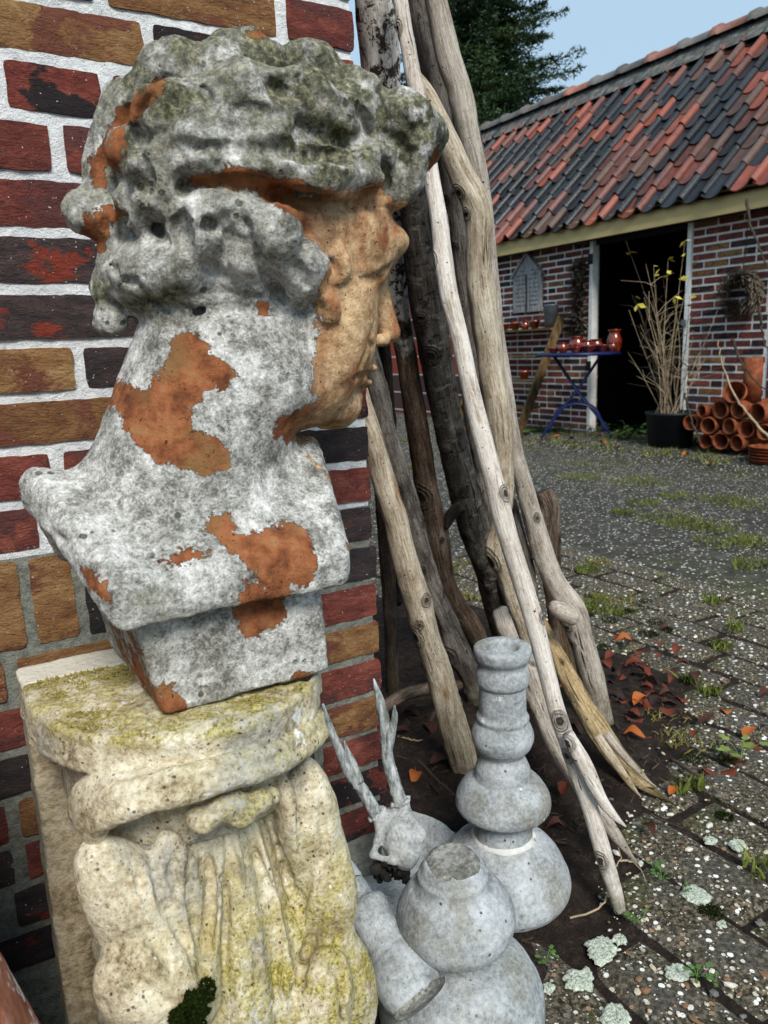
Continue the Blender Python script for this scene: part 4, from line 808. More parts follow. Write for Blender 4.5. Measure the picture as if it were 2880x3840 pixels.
def branch_mesh(name, pts, d0, d1, mat, seed, seg=28, lump=.10, knots=(), step=.006, flat=0.0, jag=0):
    A = np.array(pts, float); L = np.r_[0, np.cumsum(np.hypot(*np.diff(A[:, :2], axis=0).T))]; L /= L[-1]
    if d1 is None: d1 = depth(onZ(A[-1, 0], A[-1, 1], .004))
    iv = 1/d0+(1/d1-1/d0)*L; dep = 1/iv
    P = np.array([np.r_[atD(a[0], a[1], d_), a[2]/2*d_/1680] for a, d_ in zip(A, dep)])
    n = max(12, int(np.linalg.norm(np.diff(P[:, :3], axis=0), axis=1).sum()/step)); Q = smooth_path(P, n); al = np.r_[0, np.cumsum(np.linalg.norm(np.diff(Q[:, :3], axis=0), axis=1))]
    r0 = np.maximum(Q[:, 3], .0012); a_ = np.arange(seg)*2*math.pi/seg
    LC = np.stack([np.cos(a_)[None]*r0[:, None], np.sin(a_)[None]*r0[:, None], np.repeat(al[:, None], seg, 1)], -1)+seed*3.7
    rk = np.random.RandomState(seed+200); KNv = np.zeros((n, seg)); AL = al[-1]
    knots = list(knots)+[(rk.uniform(.03, .97), rk.uniform(0, 6.28), rk.uniform(.10, .24), rk.uniform(.007, .013)) for _ in range(int(AL/.16))]
    def fn(Pp, ring, rr):
        w = 1+lump*fbm(LC*V(1, 1, .45), 26, 3, seed)*2.2+lump*1.1*fbm(LC*V(1, 1, .10), 110, 3, seed+3)+lump*.9*fbm(LC*V(.5, .5, .6), 9, 2, seed+9)
        for (t, an, h_, wd) in knots:
            da = np.abs((a_[None]-an+math.pi) % (2*math.pi)-math.pi)*r0[:, None]; dl = al[:, None]-al[-1]*t; e_ = np.exp(-(da**2+dl**2*.6)/(wd*wd)); KNv[:] = np.maximum(KNv, e_ if h_ > 0 else 0); w = w+h_*e_-h_*1.1*np.exp(-(da**2+dl**2)/((wd*.45)**2))
        if flat: w = w*(1-flat*np.clip(np.cos(a_[None]-seed), 0, 1))
        return rr*w
    v, f = tube_arrays(Q[:, :3], r0, seg, True, fn)
    if jag:
        T = frames(Q[:, :3])[0]; rs = np.random.RandomState(seed); e = v.reshape(n, seg, 3); k = max(2, n//9)
        for q_ in range(k): e[-1-q_] += (T[-1]*((rs.RandomState(seed) if False else np.random.RandomState(seed)).rand(seg)[:, None])*jag*(1-q_/k)**1.5)
        v = e.reshape(-1, 3)
    o = obj(name, v, f, mat)
    at_ = o.data.attributes.new('lc', 'FLOAT_VECTOR', 'POINT'); at_.data.foreach_set('vector', LC.reshape(-1, 3).astype(np.float32).ravel())
    attr(o, 'kn', KNv.ravel()); tt = o.data.attributes.new('t01', 'FLOAT', 'POINT'); tt.data.foreach_set('value', np.repeat(al/al[-1], seg).astype(np.float32))
    return o, Q
def branch(label, pts, d0, d1, mat, seed, name='branch', sub=(), **kw):
    o, Q = branch_mesh(name, pts, d0, d1, mat, seed, **kw); tag(o, label, 'branch', 'branches leaning on the wall corner')
    for nm_, p_, a0, a1, mt in sub: keep_world(branch_mesh(nm_, p_, a0, a1, mt, seed+31, seg=18, step=.006, lump=.2)[0], o)
    return o
KN = lambda *a: a
branch('birch barked branch with a ringed knot, lowest part bare brown wood', [(800, -60, 78), (806, 0, 80), (816, 90, 86), (826, 190, 88), (843, 400, 66), (856, 600, 50), (864, 690, 46), (878, 772, 46), (900, 911, 48), (922, 1050, 52), (941, 1150, 58), (966, 1276, 50), (1012, 1350, 48), (1050, 1415, 44)], 1.24, None, W_bir0, 1, lump=.07, knots=((.11, 2.2, .22, .03), (.62, 2.0, .2, .03)))
branch('dark lenticelled bark branch with a ring knot halfway down', [(862, 250, 58), (880, 340, 60), (895, 430, 62), (908, 560, 70), (924, 668, 74), (945, 800, 66), (968, 911, 64), (1004, 1065, 66), (1030, 1160, 62), (1053, 1224, 60), (1077, 1328, 54), (1098, 1395, 50)], 1.30, None, W_drk, 2, lump=.06, knots=((.66, 2.3, .16, .026), (.3, 1.5, .1, .02)),
       sub=[('branch_stub', [(1000, 1090, 30), (975, 1112, 24), (962, 1140, 16)], 1.86, 1.9, W_blk)])
branch('long slim silvery branch with a split right arm, its foot green with algae', [(852, -60, 32), (865, 0, 33), (878, 80, 33), (891, 156, 36), (908, 240, 36), (930, 370, 34), (948, 480, 37), (968, 625, 40), (995, 738, 38), (1017, 842, 38), (1038, 929, 40), (1065, 1033, 43), (1086, 1120, 44), (1106, 1189, 43), (1129, 1259, 43), (1160, 1363, 40), (1200, 1525, 38), (1233, 1625, 38), (1268, 1725, 36), (1298, 1825, 36), (1328, 1925, 33), (1338, 1968, 26)], 1.20, None, W_ble, 3, lump=.05, knots=((.06, 1.9, .2, .012), (.3, 2.1, .25, .012), (.79, .6, .3, .014)),
       sub=[('side_branch', [(1228, 1585, 22), (1262, 1650, 30), (1290, 1710, 28), (1322, 1757, 20), (1352, 1786, 4)], 1.175, 1.19, W_ble)])
branch('thick crooked branch with yellow heartwood cracks near its bend', [(897, 165, 26), (925, 215, 42), (961, 297, 50), (995, 375, 52), (1020, 422, 54), (1034, 470, 57), (1034, 531, 57), (1038, 625, 60), (1046, 690, 59), (1058, 772, 59), (1073, 877, 56), (1084, 981, 48), (1088, 1068, 40), (1080, 1140, 40), (1074, 1190, 44), (1092, 1240, 36), (1115, 1310, 36), (1145, 1400, 34)], 1.25, 1.62, W_tan, 4, lump=.09, knots=((.17, 1.8, .18, .012), (.21, 1.9, .18, .012), (.80, 1.8, .3, .02)))
branch('smooth grey branch with a brown scar, bending out to a broken burl', [(928, -60, 46), (941, 0, 48), (969, 125, 54), (994, 203, 53), (1014, 297, 50), (1032, 380, 44), (1046, 480, 42), (1058, 600, 42), (1072, 740, 42), (1092, 880, 42), (1112, 980, 42), (1130, 1040, 40), (1146, 1102, 42), (1171, 1189, 46), (1198, 1259, 47), (1238, 1322, 56), (1256, 1380, 52), (1283, 1475, 50), (1304, 1562, 44)], 1.34, None, W_gry, 5, lump=.07, knots=((.13, 2.4, -.12, .03), (.80, 2.6, .25, .03)),
       sub=[('burl', [(1240, 1335, 30), (1216, 1322, 30), (1200, 1312, 26), (1190, 1306, 14)], 1.63, 1.61, W_gry)])
branch('deeply cracked dark grey branch behind the silvery one', [(882, -60, 46), (900, 0, 48), (930, 150, 46), (955, 270, 44), (978, 430, 40), (993, 560, 36), (1003, 660, 36), (1012, 800, 40), (1025, 930, 42), (1048, 1060, 44), (1075, 1180, 44), (1105, 1300, 40)], 1.40, 2.1, W_crk, 6, lump=.14)
branch('tan branch rising behind the brick corner beside the antlers', [(745, 760, 44), (778, 865, 46), (806, 950, 47), (827, 1033, 49), (853, 1120, 53), (874, 1207, 54), (900, 1293, 56), (925, 1380, 57), (945, 1440, 58), (966, 1520, 59), (996, 1625, 62), (1006, 1668, 60)], 1.33, None, W_tan, 7, lump=.09, knots=((.62, 1.9, .12, .02),))
branch('grey branch with knobbly lower half behind the tan branch', [(780, 700, 40), (802, 790, 42), (820, 860, 42), (838, 946, 42), (858, 1015, 42), (877, 1085, 44), (898, 1154, 46), (922, 1241, 48), (953, 1328, 52), (985, 1395, 54), (1020, 1470, 50), (1035, 1520, 46)], 1.42, None, W_crk, 8, lump=.17, knots=((.35, 2.0, .3, .02), (.8, 2.2, .4, .03)))
branch('thin dark grey pole with a knobbed top behind the chin', [(826, 690, 24), (829, 740, 28), (833, 775, 27), (839, 850, 25), (845, 930, 25), (852, 1100, 26), (858, 1300, 26)], 1.7, 2.4, W_blk, 9, lump=.12)
branch('short black post standing in shadow beside the brick corner', [(822, 1040, 30), (834, 1180, 30), (843, 1320, 30), (847, 1420, 30), (850, 1500, 28)], 1.75, None, W_blk, 10, lump=.1)
branch('mottled limb lying low across the soil behind the antlers', [(800, 1560, 20), (835, 1524, 24), (880, 1500, 26), (935, 1486, 28), (990, 1480, 26)], 1.62, 1.85, W_brn, 11, lump=.15)
branch('golden broken branch ending in long splinters on the soil', [(1165, 1340, 30), (1195, 1395, 34), (1222, 1450, 42), (1252, 1508, 49), (1293, 1575, 55), (1330, 1630, 52), (1362, 1668, 44), (1400, 1700, 26), (1440, 1726, 5)], 1.75, None, wood('golden_wood', [(.38, srgb(74, 58, 40)), (.46, srgb(144, 120, 84)), (.53, srgb(182, 158, 118)), (.62, srgb(212, 196, 164))], 1.4, (srgb(104, 92, 76), .46, .9)), 12, lump=.10, flat=.35, jag=.02, sub=[('splinter', [(1290, 1590, 22), (1330, 1650, 22), (1362, 1695, 14), (1385, 1722, 3)], 1.46, 1.40, W_tan), ('splinter', [(1310, 1585, 20), (1350, 1636, 18), (1392, 1680, 10), (1418, 1700, 3)], 1.47, 1.40, W_gry)])
branch('stub of reddish log with a mottled bark foot behind the grey branch', [(1172, 1062, 40), (1186, 1100, 44), (1188, 1170, 42), (1192, 1250, 42), (1205, 1330, 46), (1216, 1400, 48), (1232, 1470, 46)], 1.98, None, W_brn, 13, lump=.1)
branch('thin split grey sliver between the two big branches', [(1108, 1080, 12), (1122, 1140, 20), (1138, 1200, 22), (1150, 1260, 20), (1160, 1316, 14)], 1.66, 1.72, W_crk, 14, lump=.15, flat=.3)
branch('brown cracked branch low behind the tall baluster', [(1085, 1330, 46), (1110, 1390, 50), (1140, 1450, 56), (1170, 1520, 60), (1205, 1600, 58), (1250, 1690, 46), (1288, 1745, 40), (1330, 1806, 28), (1370, 1857, 4)], 1.9, 1.215, W_gry, 15, lump=.1, jag=.012)

# ================================================================== cast balusters, dish and skull
def concrete(name, lo, mid, hi, green=0.0):
    m = NT(name, .9, .25).off(); n1 = m.noise(14, 5, .6); n2 = m.noise(160, 5, .7); f = m.math('ADD', m.math('MULTIPLY', n1, .55), m.math('MULTIPLY', n2, .45))
    c = m.ramp(f, [(.38, lo), (.5, mid), (.61, hi)])
    c = m.mix(m.math('MULTIPLY', m.step(m.noise(11, 5, .65, m.map((1, 1, .6), loc=(5, 2, 8))), .54, .64), .55), c, m.ramp(n2, [(.3, srgb(96, 92, 78)), (.7, srgb(150, 146, 130))]))
    c = m.mix(m.math('MULTIPLY', m.step(m.noise(300, 2, .5), .66, .72), .6), c, srgb(84, 82, 74))
    c = m.mix(m.math('MULTIPLY', m.step(m.voro(60), .16, .10), m.step(n1, .52, .58)), c, srgb(86, 84, 74))
    c = m.mix(m.math('MULTIPLY', m.step(m.noise(30, 5, .75, m.map(loc=(9, 9, 2))), .655, .68), .8), c, srgb(222, 222, 218))
    return m.out(c, m.bump(m.math('ADD', m.math('MULTIPLY', n2, .6), m.math('MULTIPLY', m.noise(45, 4, .6), .4)), .0028, .9))
M_con = concrete('cast_concrete', srgb(112, 115, 114), srgb(156, 160, 161), srgb(184, 188, 190))
M_brk = concrete('broken_concrete', srgb(66, 65, 60), srgb(108, 107, 100), srgb(158, 157, 150))
def turned(name, prof, mat, seed, seg=80, sub=6, amp=.0006, parent=None, close=True):
    P = np.array(prof, float); d = np.r_[0, np.cumsum(np.hypot(*np.diff(P, axis=0).T))]; n = int(max(24, d[-1]/.0022)); t = np.linspace(0, d[-1], n); P = np.stack([np.interp(t, d, P[:, 0]), np.interp(t, d, P[:, 1])], -1)
    for _ in range(1): P[1:-1] = P[1:-1]*.5+(P[:-2]+P[2:])*.25
    a = np.arange(seg)*2*math.pi/seg; X = P[:, :1]*np.cos(a); Y = P[:, :1]*np.sin(a); Z = np.repeat(P[:, 1:], seg, 1); Q = np.stack([X, Y, Z], -1)
    nz = fbm(Q+seed*3, 24, 3, seed)*amp*1.3+fbm(Q+seed*5, 110, 2, seed+2)*amp*.5
    chip = np.clip(fbm(Q+seed*7, 60, 3, seed+5)-.40, 0, 1)*amp*7
    s_ = 1+(nz-chip)/np.maximum(P[:, :1], .01); Q[..., :2] *= s_[..., None]
    i = np.arange(n-1)[:, None]*seg; k = np.arange(seg)[None]; l = (k+1) % seg; f = np.stack([i+k, i+l, i+seg+l, i+seg+k], -1).reshape(-1, 4).tolist()
    if close: f += [tuple(range(seg-1, -1, -1)), tuple(range((n-1)*seg, n*seg))]
    return obj(name, Q.reshape(-1, 3), f, mat, parent)
AX = onZ(1087, 1926, .004)[:2]
def zat(py, px=1085, ax=AX):
    "height where the sight line passes the axis"
    d = ray(px, py); h = d[:2]/np.linalg.norm(d[:2]); t = (ax@h)/np.linalg.norm(d[:2]); return CAM_H+d[2]*t
def rat(hw, py, ax=AX):
    return hw/1680*depth((ax[0], ax[1], zat(py)))
prof = [(rat(w, y), zat(y)) for y, w in ((1931, 124), (1925, 134), (1912, 142), (1900, 143), (1884, 139), (1882, 136), (1866, 130), (1850, 121), (1834, 107), (1820, 88), (1810, 70))]
z0 = prof[0][1]; prof = [(r, z-z0) for r, z in prof]
bal = tag(empty('baluster', (AX[0], AX[1], .006)), 'tall grey cast baluster standing upright on the soil with a hollow broken top', 'baluster', None)
turned('base', [(0.0, 0)]+prof+[(.02, prof[-1][1]+.001)], M_con, 3, parent=bal)
p2 = [(y, w) for y, w in ((1812, 63), (1753, 62), (1752, 70), (1751.5, 90), (1749, 97), (1744, 101), (1736, 102.5), (1722, 100), (1709, 93), (1697, 84), (1689, 75), (1685, 66), (1684, 61), (1680, 62), (1678, 60), (1664, 59), (1652, 53), (1640, 46), (1634, 45), (1628, 50), (1616, 61), (1602, 67), (1590, 67), (1576, 62), (1566, 56), (1563, 54), (1559, 57), (1552, 57), (1549, 53), (1546, 51), (1490, 50), (1486, 49), (1484, 55), (1476, 58), (1462, 58), (1450, 55), (1446, 51), (1438, 51), (1434, 55), (1426, 61), (1416, 63), (1408, 63), (1404, 59))]
pr = [(rat(w, y), zat(y)-z0) for y, w in p2]; zt = pr[-1][1]
turned('shaft', pr+[(.028, zt+.001), (.024, zt-.003), (.021, zt-.018), (0.0, zt-.020)], M_con, 4, parent=bal, amp=.0006)
pw = plain('white_mortar', srgb(204, 204, 200), .9, .1, 80, .001); turned('mortar_ring', [(rat(60, 1820), prof[-1][1]-.003), (rat(69, 1820), prof[-1][1]-.001), (rat(67, 1820), prof[-1][1]+.002), (rat(60, 1820), prof[-1][1]+.006)], pw, 5, parent=bal, amp=.004, close=False)
# broken second baluster
AX2 = onZ(996, 2170, .030)[:2]
def zat2(py, px=985):
    d = ray(px, py); h = d[:2]/np.linalg.norm(d[:2]); t = (AX2@h)/np.linalg.norm(d[:2]); return CAM_H+d[2]*t
def rat2(hw, py): return hw/1680*depth((AX2[0], AX2[1], zat2(py)))
b2 = tag(empty('broken_baluster', (AX2[0], AX2[1], .004)), 'squat grey baluster stump broken off flat above its bell, standing on a domed base', 'baluster')
kk = 1.0
tb = [(rat2(w, y), zat2(y)) for y, w in ((2068, 61), (2009, 61), (2008, 76), (2006, 96), (2001, 107), (1990, 119), (1974, 126), (1956, 127), (1938, 121), (1920, 109), (1908, 100), (1903, 97), (1899, 86), (1890, 79), (1880, 76), (1866, 75), (1863, 70), (1852, 65), (1843, 59))]
zb = tb[0][1]; S2 = turned('shaft', tb+[(.5*tb[-1][0], tb[-1][1]+.004)], M_con, 7, parent=b2, amp=.0009); S2.location = (0, 0, -.004); S2.rotation_euler = (.03, -.06, 0)
tp = turned('broken_face', [(tb[-1][0]*.985, tb[-1][1]-.010), (tb[-1][0]*.97, tb[-1][1]+.001), (tb[-1][0]*.75, tb[-1][1]+.006), (tb[-1][0]*.4, tb[-1][1]+.005), (0, tb[-1][1]+.006)], M_brk, 8, parent=b2, amp=.004); tp.location = (0, 0, -.004); tp.rotation_euler = (.03, -.06, 0)
zd = zb+.004
turned('base', [(0, 0), (.096, 0), (.104, .010), (.108, .026), (.107, zd*.46), (.1045, zd*.56), (.1015, zd*.575), (.094, zd*.74), (.082, zd*.87), (.066, zd*.955), (.048, zd), (.02, zd+.002)], M_con, 9, parent=b2, amp=.0008)
# lying fragment
fr = tag(empty('baluster_fragment', onY(850, 2060, .74)), 'fallen grey baluster piece lying on its side with a broken lower end', 'fragment')
A0, A1 = onY(758, 1908, .80), onY(905, 2160, .665); ax_ = A1-A0; Lf = np.linalg.norm(ax_); ax_ /= Lf; Mq = Vector(ax_).to_track_quat('Z', 'Y')
def fp(hw, t): return (hw/1680*depth(A0+ax_*Lf*t), Lf*t)
o = turned('shaft', [(0, -.002)]+[fp(w, t) for w, t in ((26, 0), (28, .01), (30, .12), (31, .16), (46, .20), (50, .24), (48, .30), (46, .34), (46, .52), (48, .56), (52, .585), (50, .60), (56, .64), (66, .72), (71, .80), (70, .90), (62, .99))], M_con, 12, amp=.0008); o.matrix_world = Matrix.LocRotScale(Vector(A0), Mq, None); keep_world(o, fr)
o = turned('broken_end', [fp(63, .985), fp(60, 1.02), (fp(30, 1)[0], Lf*1.05), (0, Lf*1.045)], M_brk, 13, amp=.006); o.matrix_world = Matrix.LocRotScale(Vector(A0), Mq, None); keep_world(o, fr)
o = turned('torn_end', [(.016, -.022), (.017, -.004), (.016, 0)], M_con, 14, amp=.005, close=False); o.matrix_world = Matrix.LocRotScale(Vector(A0), Mq, None); keep_world(o, fr)
# dish
DC = onZ(790, 1850, .0)
dish = turned('stone_dish', [(0, .004), (.10, .004), (.135, .03), (.150, .062), (.143, .066), (.128, .040), (.095, .016), (0, .014)], M_con, 20, amp=.0016, close=False); dish.location = (DC[0]-.035, DC[1]-.10, .004); tag(dish, 'shallow grey stone dish on the soil holding the antlered skull', 'dish')
# skull with antlers
bone = NT('old_bone', .8, .3); n1 = bone.noise(40, 5, .65); n2 = bone.noise(220, 4, .7); c = bone.ramp(bone.math('ADD', bone.math('MULTIPLY', n1, .6), bone.math('MULTIPLY', n2, .4)), [(.34, srgb(104, 106, 102)), (.5, srgb(168, 170, 168)), (.66, srgb(208, 210, 208))]); c = bone.mix(bone.step(n2, .68, .74), c, srgb(80, 80, 70)); M_bone = bone.out(c, bone.bump(bone.math('ADD', n1, n2), .0025, 1))
ant = NT('antler', .75, .3); n1 = ant.noise(160, 5, .7, ant.map((1, 1, .25))); c = ant.ramp(n1, [(.34, srgb(92, 96, 92)), (.5, srgb(152, 156, 154)), (.66, srgb(198, 201, 199))]); c = ant.mix(ant.step(ant.noise(34, 4, .6), .56, .66), c, srgb(104, 108, 98)); M_ant = ant.out(c, ant.bump(n1, .003, 1))
SY = 1.0
def sk(px, py, dep): return atD(px, py, dep)
skull = tag(empty('roe_skull', atD(862, 1868, 1.14)), 'grey deer skull cap with two forked antlers resting on the stone dish', 'skull')
f = Field(atD(862, 1800, 1.15)-.09, atD(862, 1800, 1.15)+.09, .0022)
f.ell(sk(856, 1786, 1.150), (.028, .034, .026), .01); f.ell(sk(866, 1822, 1.125), (.026, .026, .030), .016); f.ell(sk(876, 1850, 1.108), (.017, .017, .020), .012)
f.cap(sk(880, 1765, 1.14), sk(912, 1806, 1.125), .008, .006, k=.010); f.cap(sk(908, 1800, 1.125), sk(900, 1850, 1.105), .005, .004, k=.008)
f.cap(sk(826, 1785, 1.135), sk(806, 1846, 1.108), .008, .004, k=.010); f.cap(sk(806, 1848, 1.108), sk(850, 1862, 1.095), .004, .005, k=.008)
f.cap(sk(826, 1775, 1.14), sk(818, 1758, 1.15), .012, k=.008); f.cap(sk(872, 1760, 1.15), sk(868, 1738, 1.155), .012, k=.008)
f.ell(sk(822, 1866, 1.08), (.018, .022, .016), .004, sub=True); f.ell(sk(862, 1884, 1.07), (.014, .02, .012), .004, sub=True); f.ell(sk(893, 1792, 1.105), (.0035, .006, .012), .003, sub=True); f.ell(sk(838, 1818, 1.09), (.003, .006, .011), .003, sub=True)
f.cap(sk(848, 1790, 1.112), sk(880, 1866, 1.078), .0022, k=.003, sub=True)
f.noise(.0010, 60, 3, 6, .01); f.noise(.0005, 220, 2, 8, .006)
v_, f_ = f.net(); keep_world(obj('skull_cap', v_, f_, M_bone), skull)
def antler(main, tine, da, db, seed):
    A = np.array(main, float); dep = np.linspace(da, db, len(A)); P = np.array([np.r_[atD(a[0], a[1], d_), a[2]/2*d_/1680] for a, d_ in zip(A, dep)]); Q = smooth_path(P, 60)
    def fn(Pp, ring, rr): return rr*(1+.20*fbm(Pp[:, None]*V(1, 1, .3)+ring*.02, 180, 3, seed)+.25*np.clip(fbm(Pp[:, None]+ring*.012, 210, 2, seed+1)-.1, 0, 1)*np.linspace(0, 1, len(Pp))[:, None]*2)
    v, f = tube_arrays(Q[:, :3], Q[:, 3], 18, True, fn); o = obj('antler', v, f, M_ant); keep_world(o, skull)
    A = np.array(tine, float); P = np.array([np.r_[atD(a[0], a[1], a[3]), a[2]/2*a[3]/1680] for a in A]); Q = smooth_path(P, 24); v, f = tube_arrays(Q[:, :3], Q[:, 3], 14, True, fn); o2 = obj('tine', v, f, M_ant); keep_world(o2, o)
    rs = np.random.RandomState(seed); b = MB(); c0, T = atD(main[-1][0], main[-1][1]-3, db), None; tv = c0-atD(main[-2][0], main[-2][1], db); tv /= np.linalg.norm(tv); u = np.cross(tv, V(0, 1, .2)); u /= np.linalg.norm(u); w = np.cross(tv, u); R_ = main[-1][2]/2*db/1680*1.22
    for k in range(20):
        a = k/20*6.28+rs.uniform(-.1, .1); p = c0+(u*math.cos(a)+w*math.sin(a))*R_; s_ = R_*rs.uniform(.22, .36); b.add(p+ico_v*s_*(1+.3*rs.uniform(-1, 1, (12, 1))), ico_f)
    o3 = b.build('burr', M_bone, None, True); keep_world(o3, o)
antler([(697, 1520, 5), (712, 1570, 15), (733, 1620, 20), (752, 1665, 24), (778, 1700, 25), (800, 1735, 27), (815, 1762, 31)], [(776, 1690, 22, 1.13), (762, 1650, 18, 1.125), (750, 1622, 11, 1.12), (744, 1600, 3, 1.115)], 1.10, 1.15, 3)
antler([(807, 1466, 4), (818, 1505, 17), (828, 1550, 24), (833, 1590, 24), (838, 1640, 25), (852, 1690, 27), (866, 1735, 30)], [(836, 1625, 22, 1.145), (846, 1580, 19, 1.135), (852, 1550, 14, 1.13), (852, 1524, 4, 1.125)], 1.13, 1.155, 5)
# dark jaw fragments under the cap
M_dkb = plain('dark_bone', srgb(34, 32, 28), .9, .4, 60, .001)
b = MB(); rs = np.random.RandomState(4)
for k in range(40):
    p = atD(rs.uniform(812, 882), rs.uniform(1862, 1905), rs.uniform(1.10, 1.16)); b.add(p+ico_v*rs.uniform(.003, .009)*(1+.4*rs.uniform(-1, 1, (12, 1))), ico_f)
keep_world(b.build('jaw_fragment', M_dkb), skull)
o = turned('added_shade_pot', [(.10, 0), (.118, .01), (.118, .04), (.104, .06), (.10, .46), (.112, .48), (.112, .53), (.094, .53), (.088, .1)], plain('blocker_clay', srgb(58, 44, 38), .9, .3, 20, .001), 33, amp=.001, close=False); o.location = (-.13, .868, 0); tag(o, 'added dark clay pot out of view, shading the gap before the brick wall', 'light blocker')  # added pot out of view, only there to shade the wall gap
# terracotta cone at the lower left, unseen body widened to shade the wall
TCm = NT('flaked_terracotta', .9, .2); n1 = TCm.noise(30, 5, .65); c = TCm.ramp(n1, [(.35, srgb(128, 70, 46)), (.55, srgb(178, 112, 84)), (.7, srgb(196, 150, 134))]); c = TCm.mix(TCm.step(TCm.noise(26, 5, .7, TCm.map(loc=(4, 4, 4))), .56, .59), c, srgb(222, 212, 206)); M_tcp = TCm.out(c, TCm.bump(n1, .003))
pc = onY(-70, 2300, .52)
o = turned('terracotta_planter', [(0, 0), (.15, 0), (.185, .05), (.205, .16), (.209, .30), (.198, .38), (.182, .441), (.167, .496), (.150, .57), (.142, .62), (.158, .65), (.160, .69), (.140, .69), (.128, .6), (0, .58)], M_tcp, 31, amp=.0012, close=False); o.location = (-.167, .505, .0)
tag(o, 'bulging pink terracotta planter with flaking white paint beside the carved pedestal', 'planter')

# ================================================================== the shed
SX, GZ = 5.5, .05
shed = tag(empty('brick_shed', (6.2, 5.5, 0)), 'low brick shed with red and black pantile roof and dark open doorway', 'shed')
def sh(o): keep_world(o, shed); return o
M_mws = mortar_mat('shed_mortar', srgb(214, 206, 200), srgb(244, 240, 235), 40)
SB = {(c, l): brick_mesh(l, .0455, 900+i, BR[c], .06, nx=8, amp=.8) for i, (c, l) in enumerate([(c, l) for c in 'rbdm' for l in (.209, .098, .15)])}
NB = 0
def shed_brick(y0, y1, z, c):
    global NB
    L_ = y1-y0; l = min((.209, .098, .15), key=lambda t: abs(t-L_)); NB += 1
    sh(inst('brick', SB[(c, l)], None, (SX+rnd.uniform(-.002, .002), (y0+y1)/2, z), (0, 0, -math.pi/2), (L_/l, 1, 1)))
def shed_panel(ya, yb, seed):
    rs = random.Random(seed)
    for k in range(29):
        z = .031+k*RH
        if z > 1.79: break
        y = ya+(0 if k % 2 else .0); first = .098 if k % 2 else .209
        while y < yb-.03:
            L_ = first if first else (.209 if rs.random() < .86 else .098); first = None
            y1 = min(y+L_, yb)
            if y1-y > .045: shed_brick(y, y1, z, rs.choices('rbdm', (.46, .18, .20, .16))[0])
            y = y1+.0145
def mirrored(ya, yb, seed):
    "courses that start with alternate half bricks at the door frame (ya) and run to yb < ya"
    rs = random.Random(seed)
    for k in range(29):
        z = .031+k*RH; y = ya; first = .098 if k % 2 else .209
        while y > yb+.03:
            L_ = first if first else (.209 if rs.random() < .88 else .098); first = None; y1 = max(y-L_, yb)
            if y-y1 > .045: shed_brick(y1, y, z, rs.choices('rbdm', (.46, .18, .20, .16))[0])
            y = y1-.0145
mirrored(4.255, 3.58, 2); shed_panel(5.365, 6.72, 3)
b = MB(); b.add([(SX+.0045, 3.56, 0), (SX+.0045, 4.262, 0), (SX+.0045, 4.262, 1.85), (SX+.0045, 3.56, 1.85), (SX+.0045, 5.358, 0), (SX+.0045, 6.74, 0), (SX+.0045, 6.74, 1.85), (SX+.0045, 5.358, 1.85)], [(3, 2, 1, 0)]); b.v = b.v[:4]; sh(b.build('mortar', M_mws)); b = MB(); b.add([(SX+.0045, 5.358, 0), (SX+.0045, 6.74, 0), (SX+.0045, 6.74, 1.85), (SX+.0045, 5.358, 1.85)], [(3, 2, 1, 0)]); sh(b.build('mortar', M_mws))
b = MB().box((SX+.009, 1.0, -.1), (SX+.12, 4.263, 1.85)); b.box((SX+.009, 5.357, -.1), (SX+.12, 11.0, 1.85)); b.box((SX+.009, 4.263, 1.80), (SX+.12, 5.357, 1.85))
sh(b.build('wall_core', M_bwy)); b = MB().box((SX-.001, 1.0, -.1), (SX+.0085, 3.555, 1.85)); sh(b.build('plain_brickwork', M_bwy)); b = MB().box((SX-.001, 6.745, -.1), (SX+.0085, 11.0, 1.85)); sh(b.build('plain_brickwork', M_bwy))
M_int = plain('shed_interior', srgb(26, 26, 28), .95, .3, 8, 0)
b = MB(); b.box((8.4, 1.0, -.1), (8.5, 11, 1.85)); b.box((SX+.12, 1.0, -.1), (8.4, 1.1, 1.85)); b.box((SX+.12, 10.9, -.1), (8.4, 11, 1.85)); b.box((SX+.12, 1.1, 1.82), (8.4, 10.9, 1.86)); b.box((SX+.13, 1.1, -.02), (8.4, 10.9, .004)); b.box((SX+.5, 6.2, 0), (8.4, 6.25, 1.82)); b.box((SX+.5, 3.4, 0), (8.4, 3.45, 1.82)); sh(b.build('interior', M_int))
M_wht = plain('white_paint', srgb(236, 235, 228), .6, .12, 14, .0006); M_crm = plain('cream_fascia', srgb(194, 170, 116), .6, .08, 5, .0004); M_blk2 = plain('black_paint_and_shade', srgb(18, 18, 20), .6, .3, 8, 0)
def post(y, w, z0, z1, x=SX-.012): return MB().box((x, y-w/2, z0), (x+.07, y+w/2, z1)).build('door_post', M_wht)
sh(post(4.283, .042, 0, 1.80)); sh(post(5.338, .040, 0, 1.80))
dp = sh(MB().box((SX+.02, 4.31, 1.745), (SX+.075, 5.31, 1.80)).build('door_lintel', M_blk2))
lk = MB().box((SX-.03, 4.285, .985), (SX-.012, 4.315, 1.035)); lk.tube([(SX-.02, 4.318, 1.01), (SX-.03, 4.345, 1.01)], .008, 8); sh(lk.build('door_latch', plain('zinc', srgb(130, 134, 138), .45, .1, 10, 0, metal=.8)))
for zz in (1.58, .62): sh(MB().box((SX-.02, 5.316, zz), (SX-.0125, 5.372, zz+.09)).build('hinge', M_blk2))
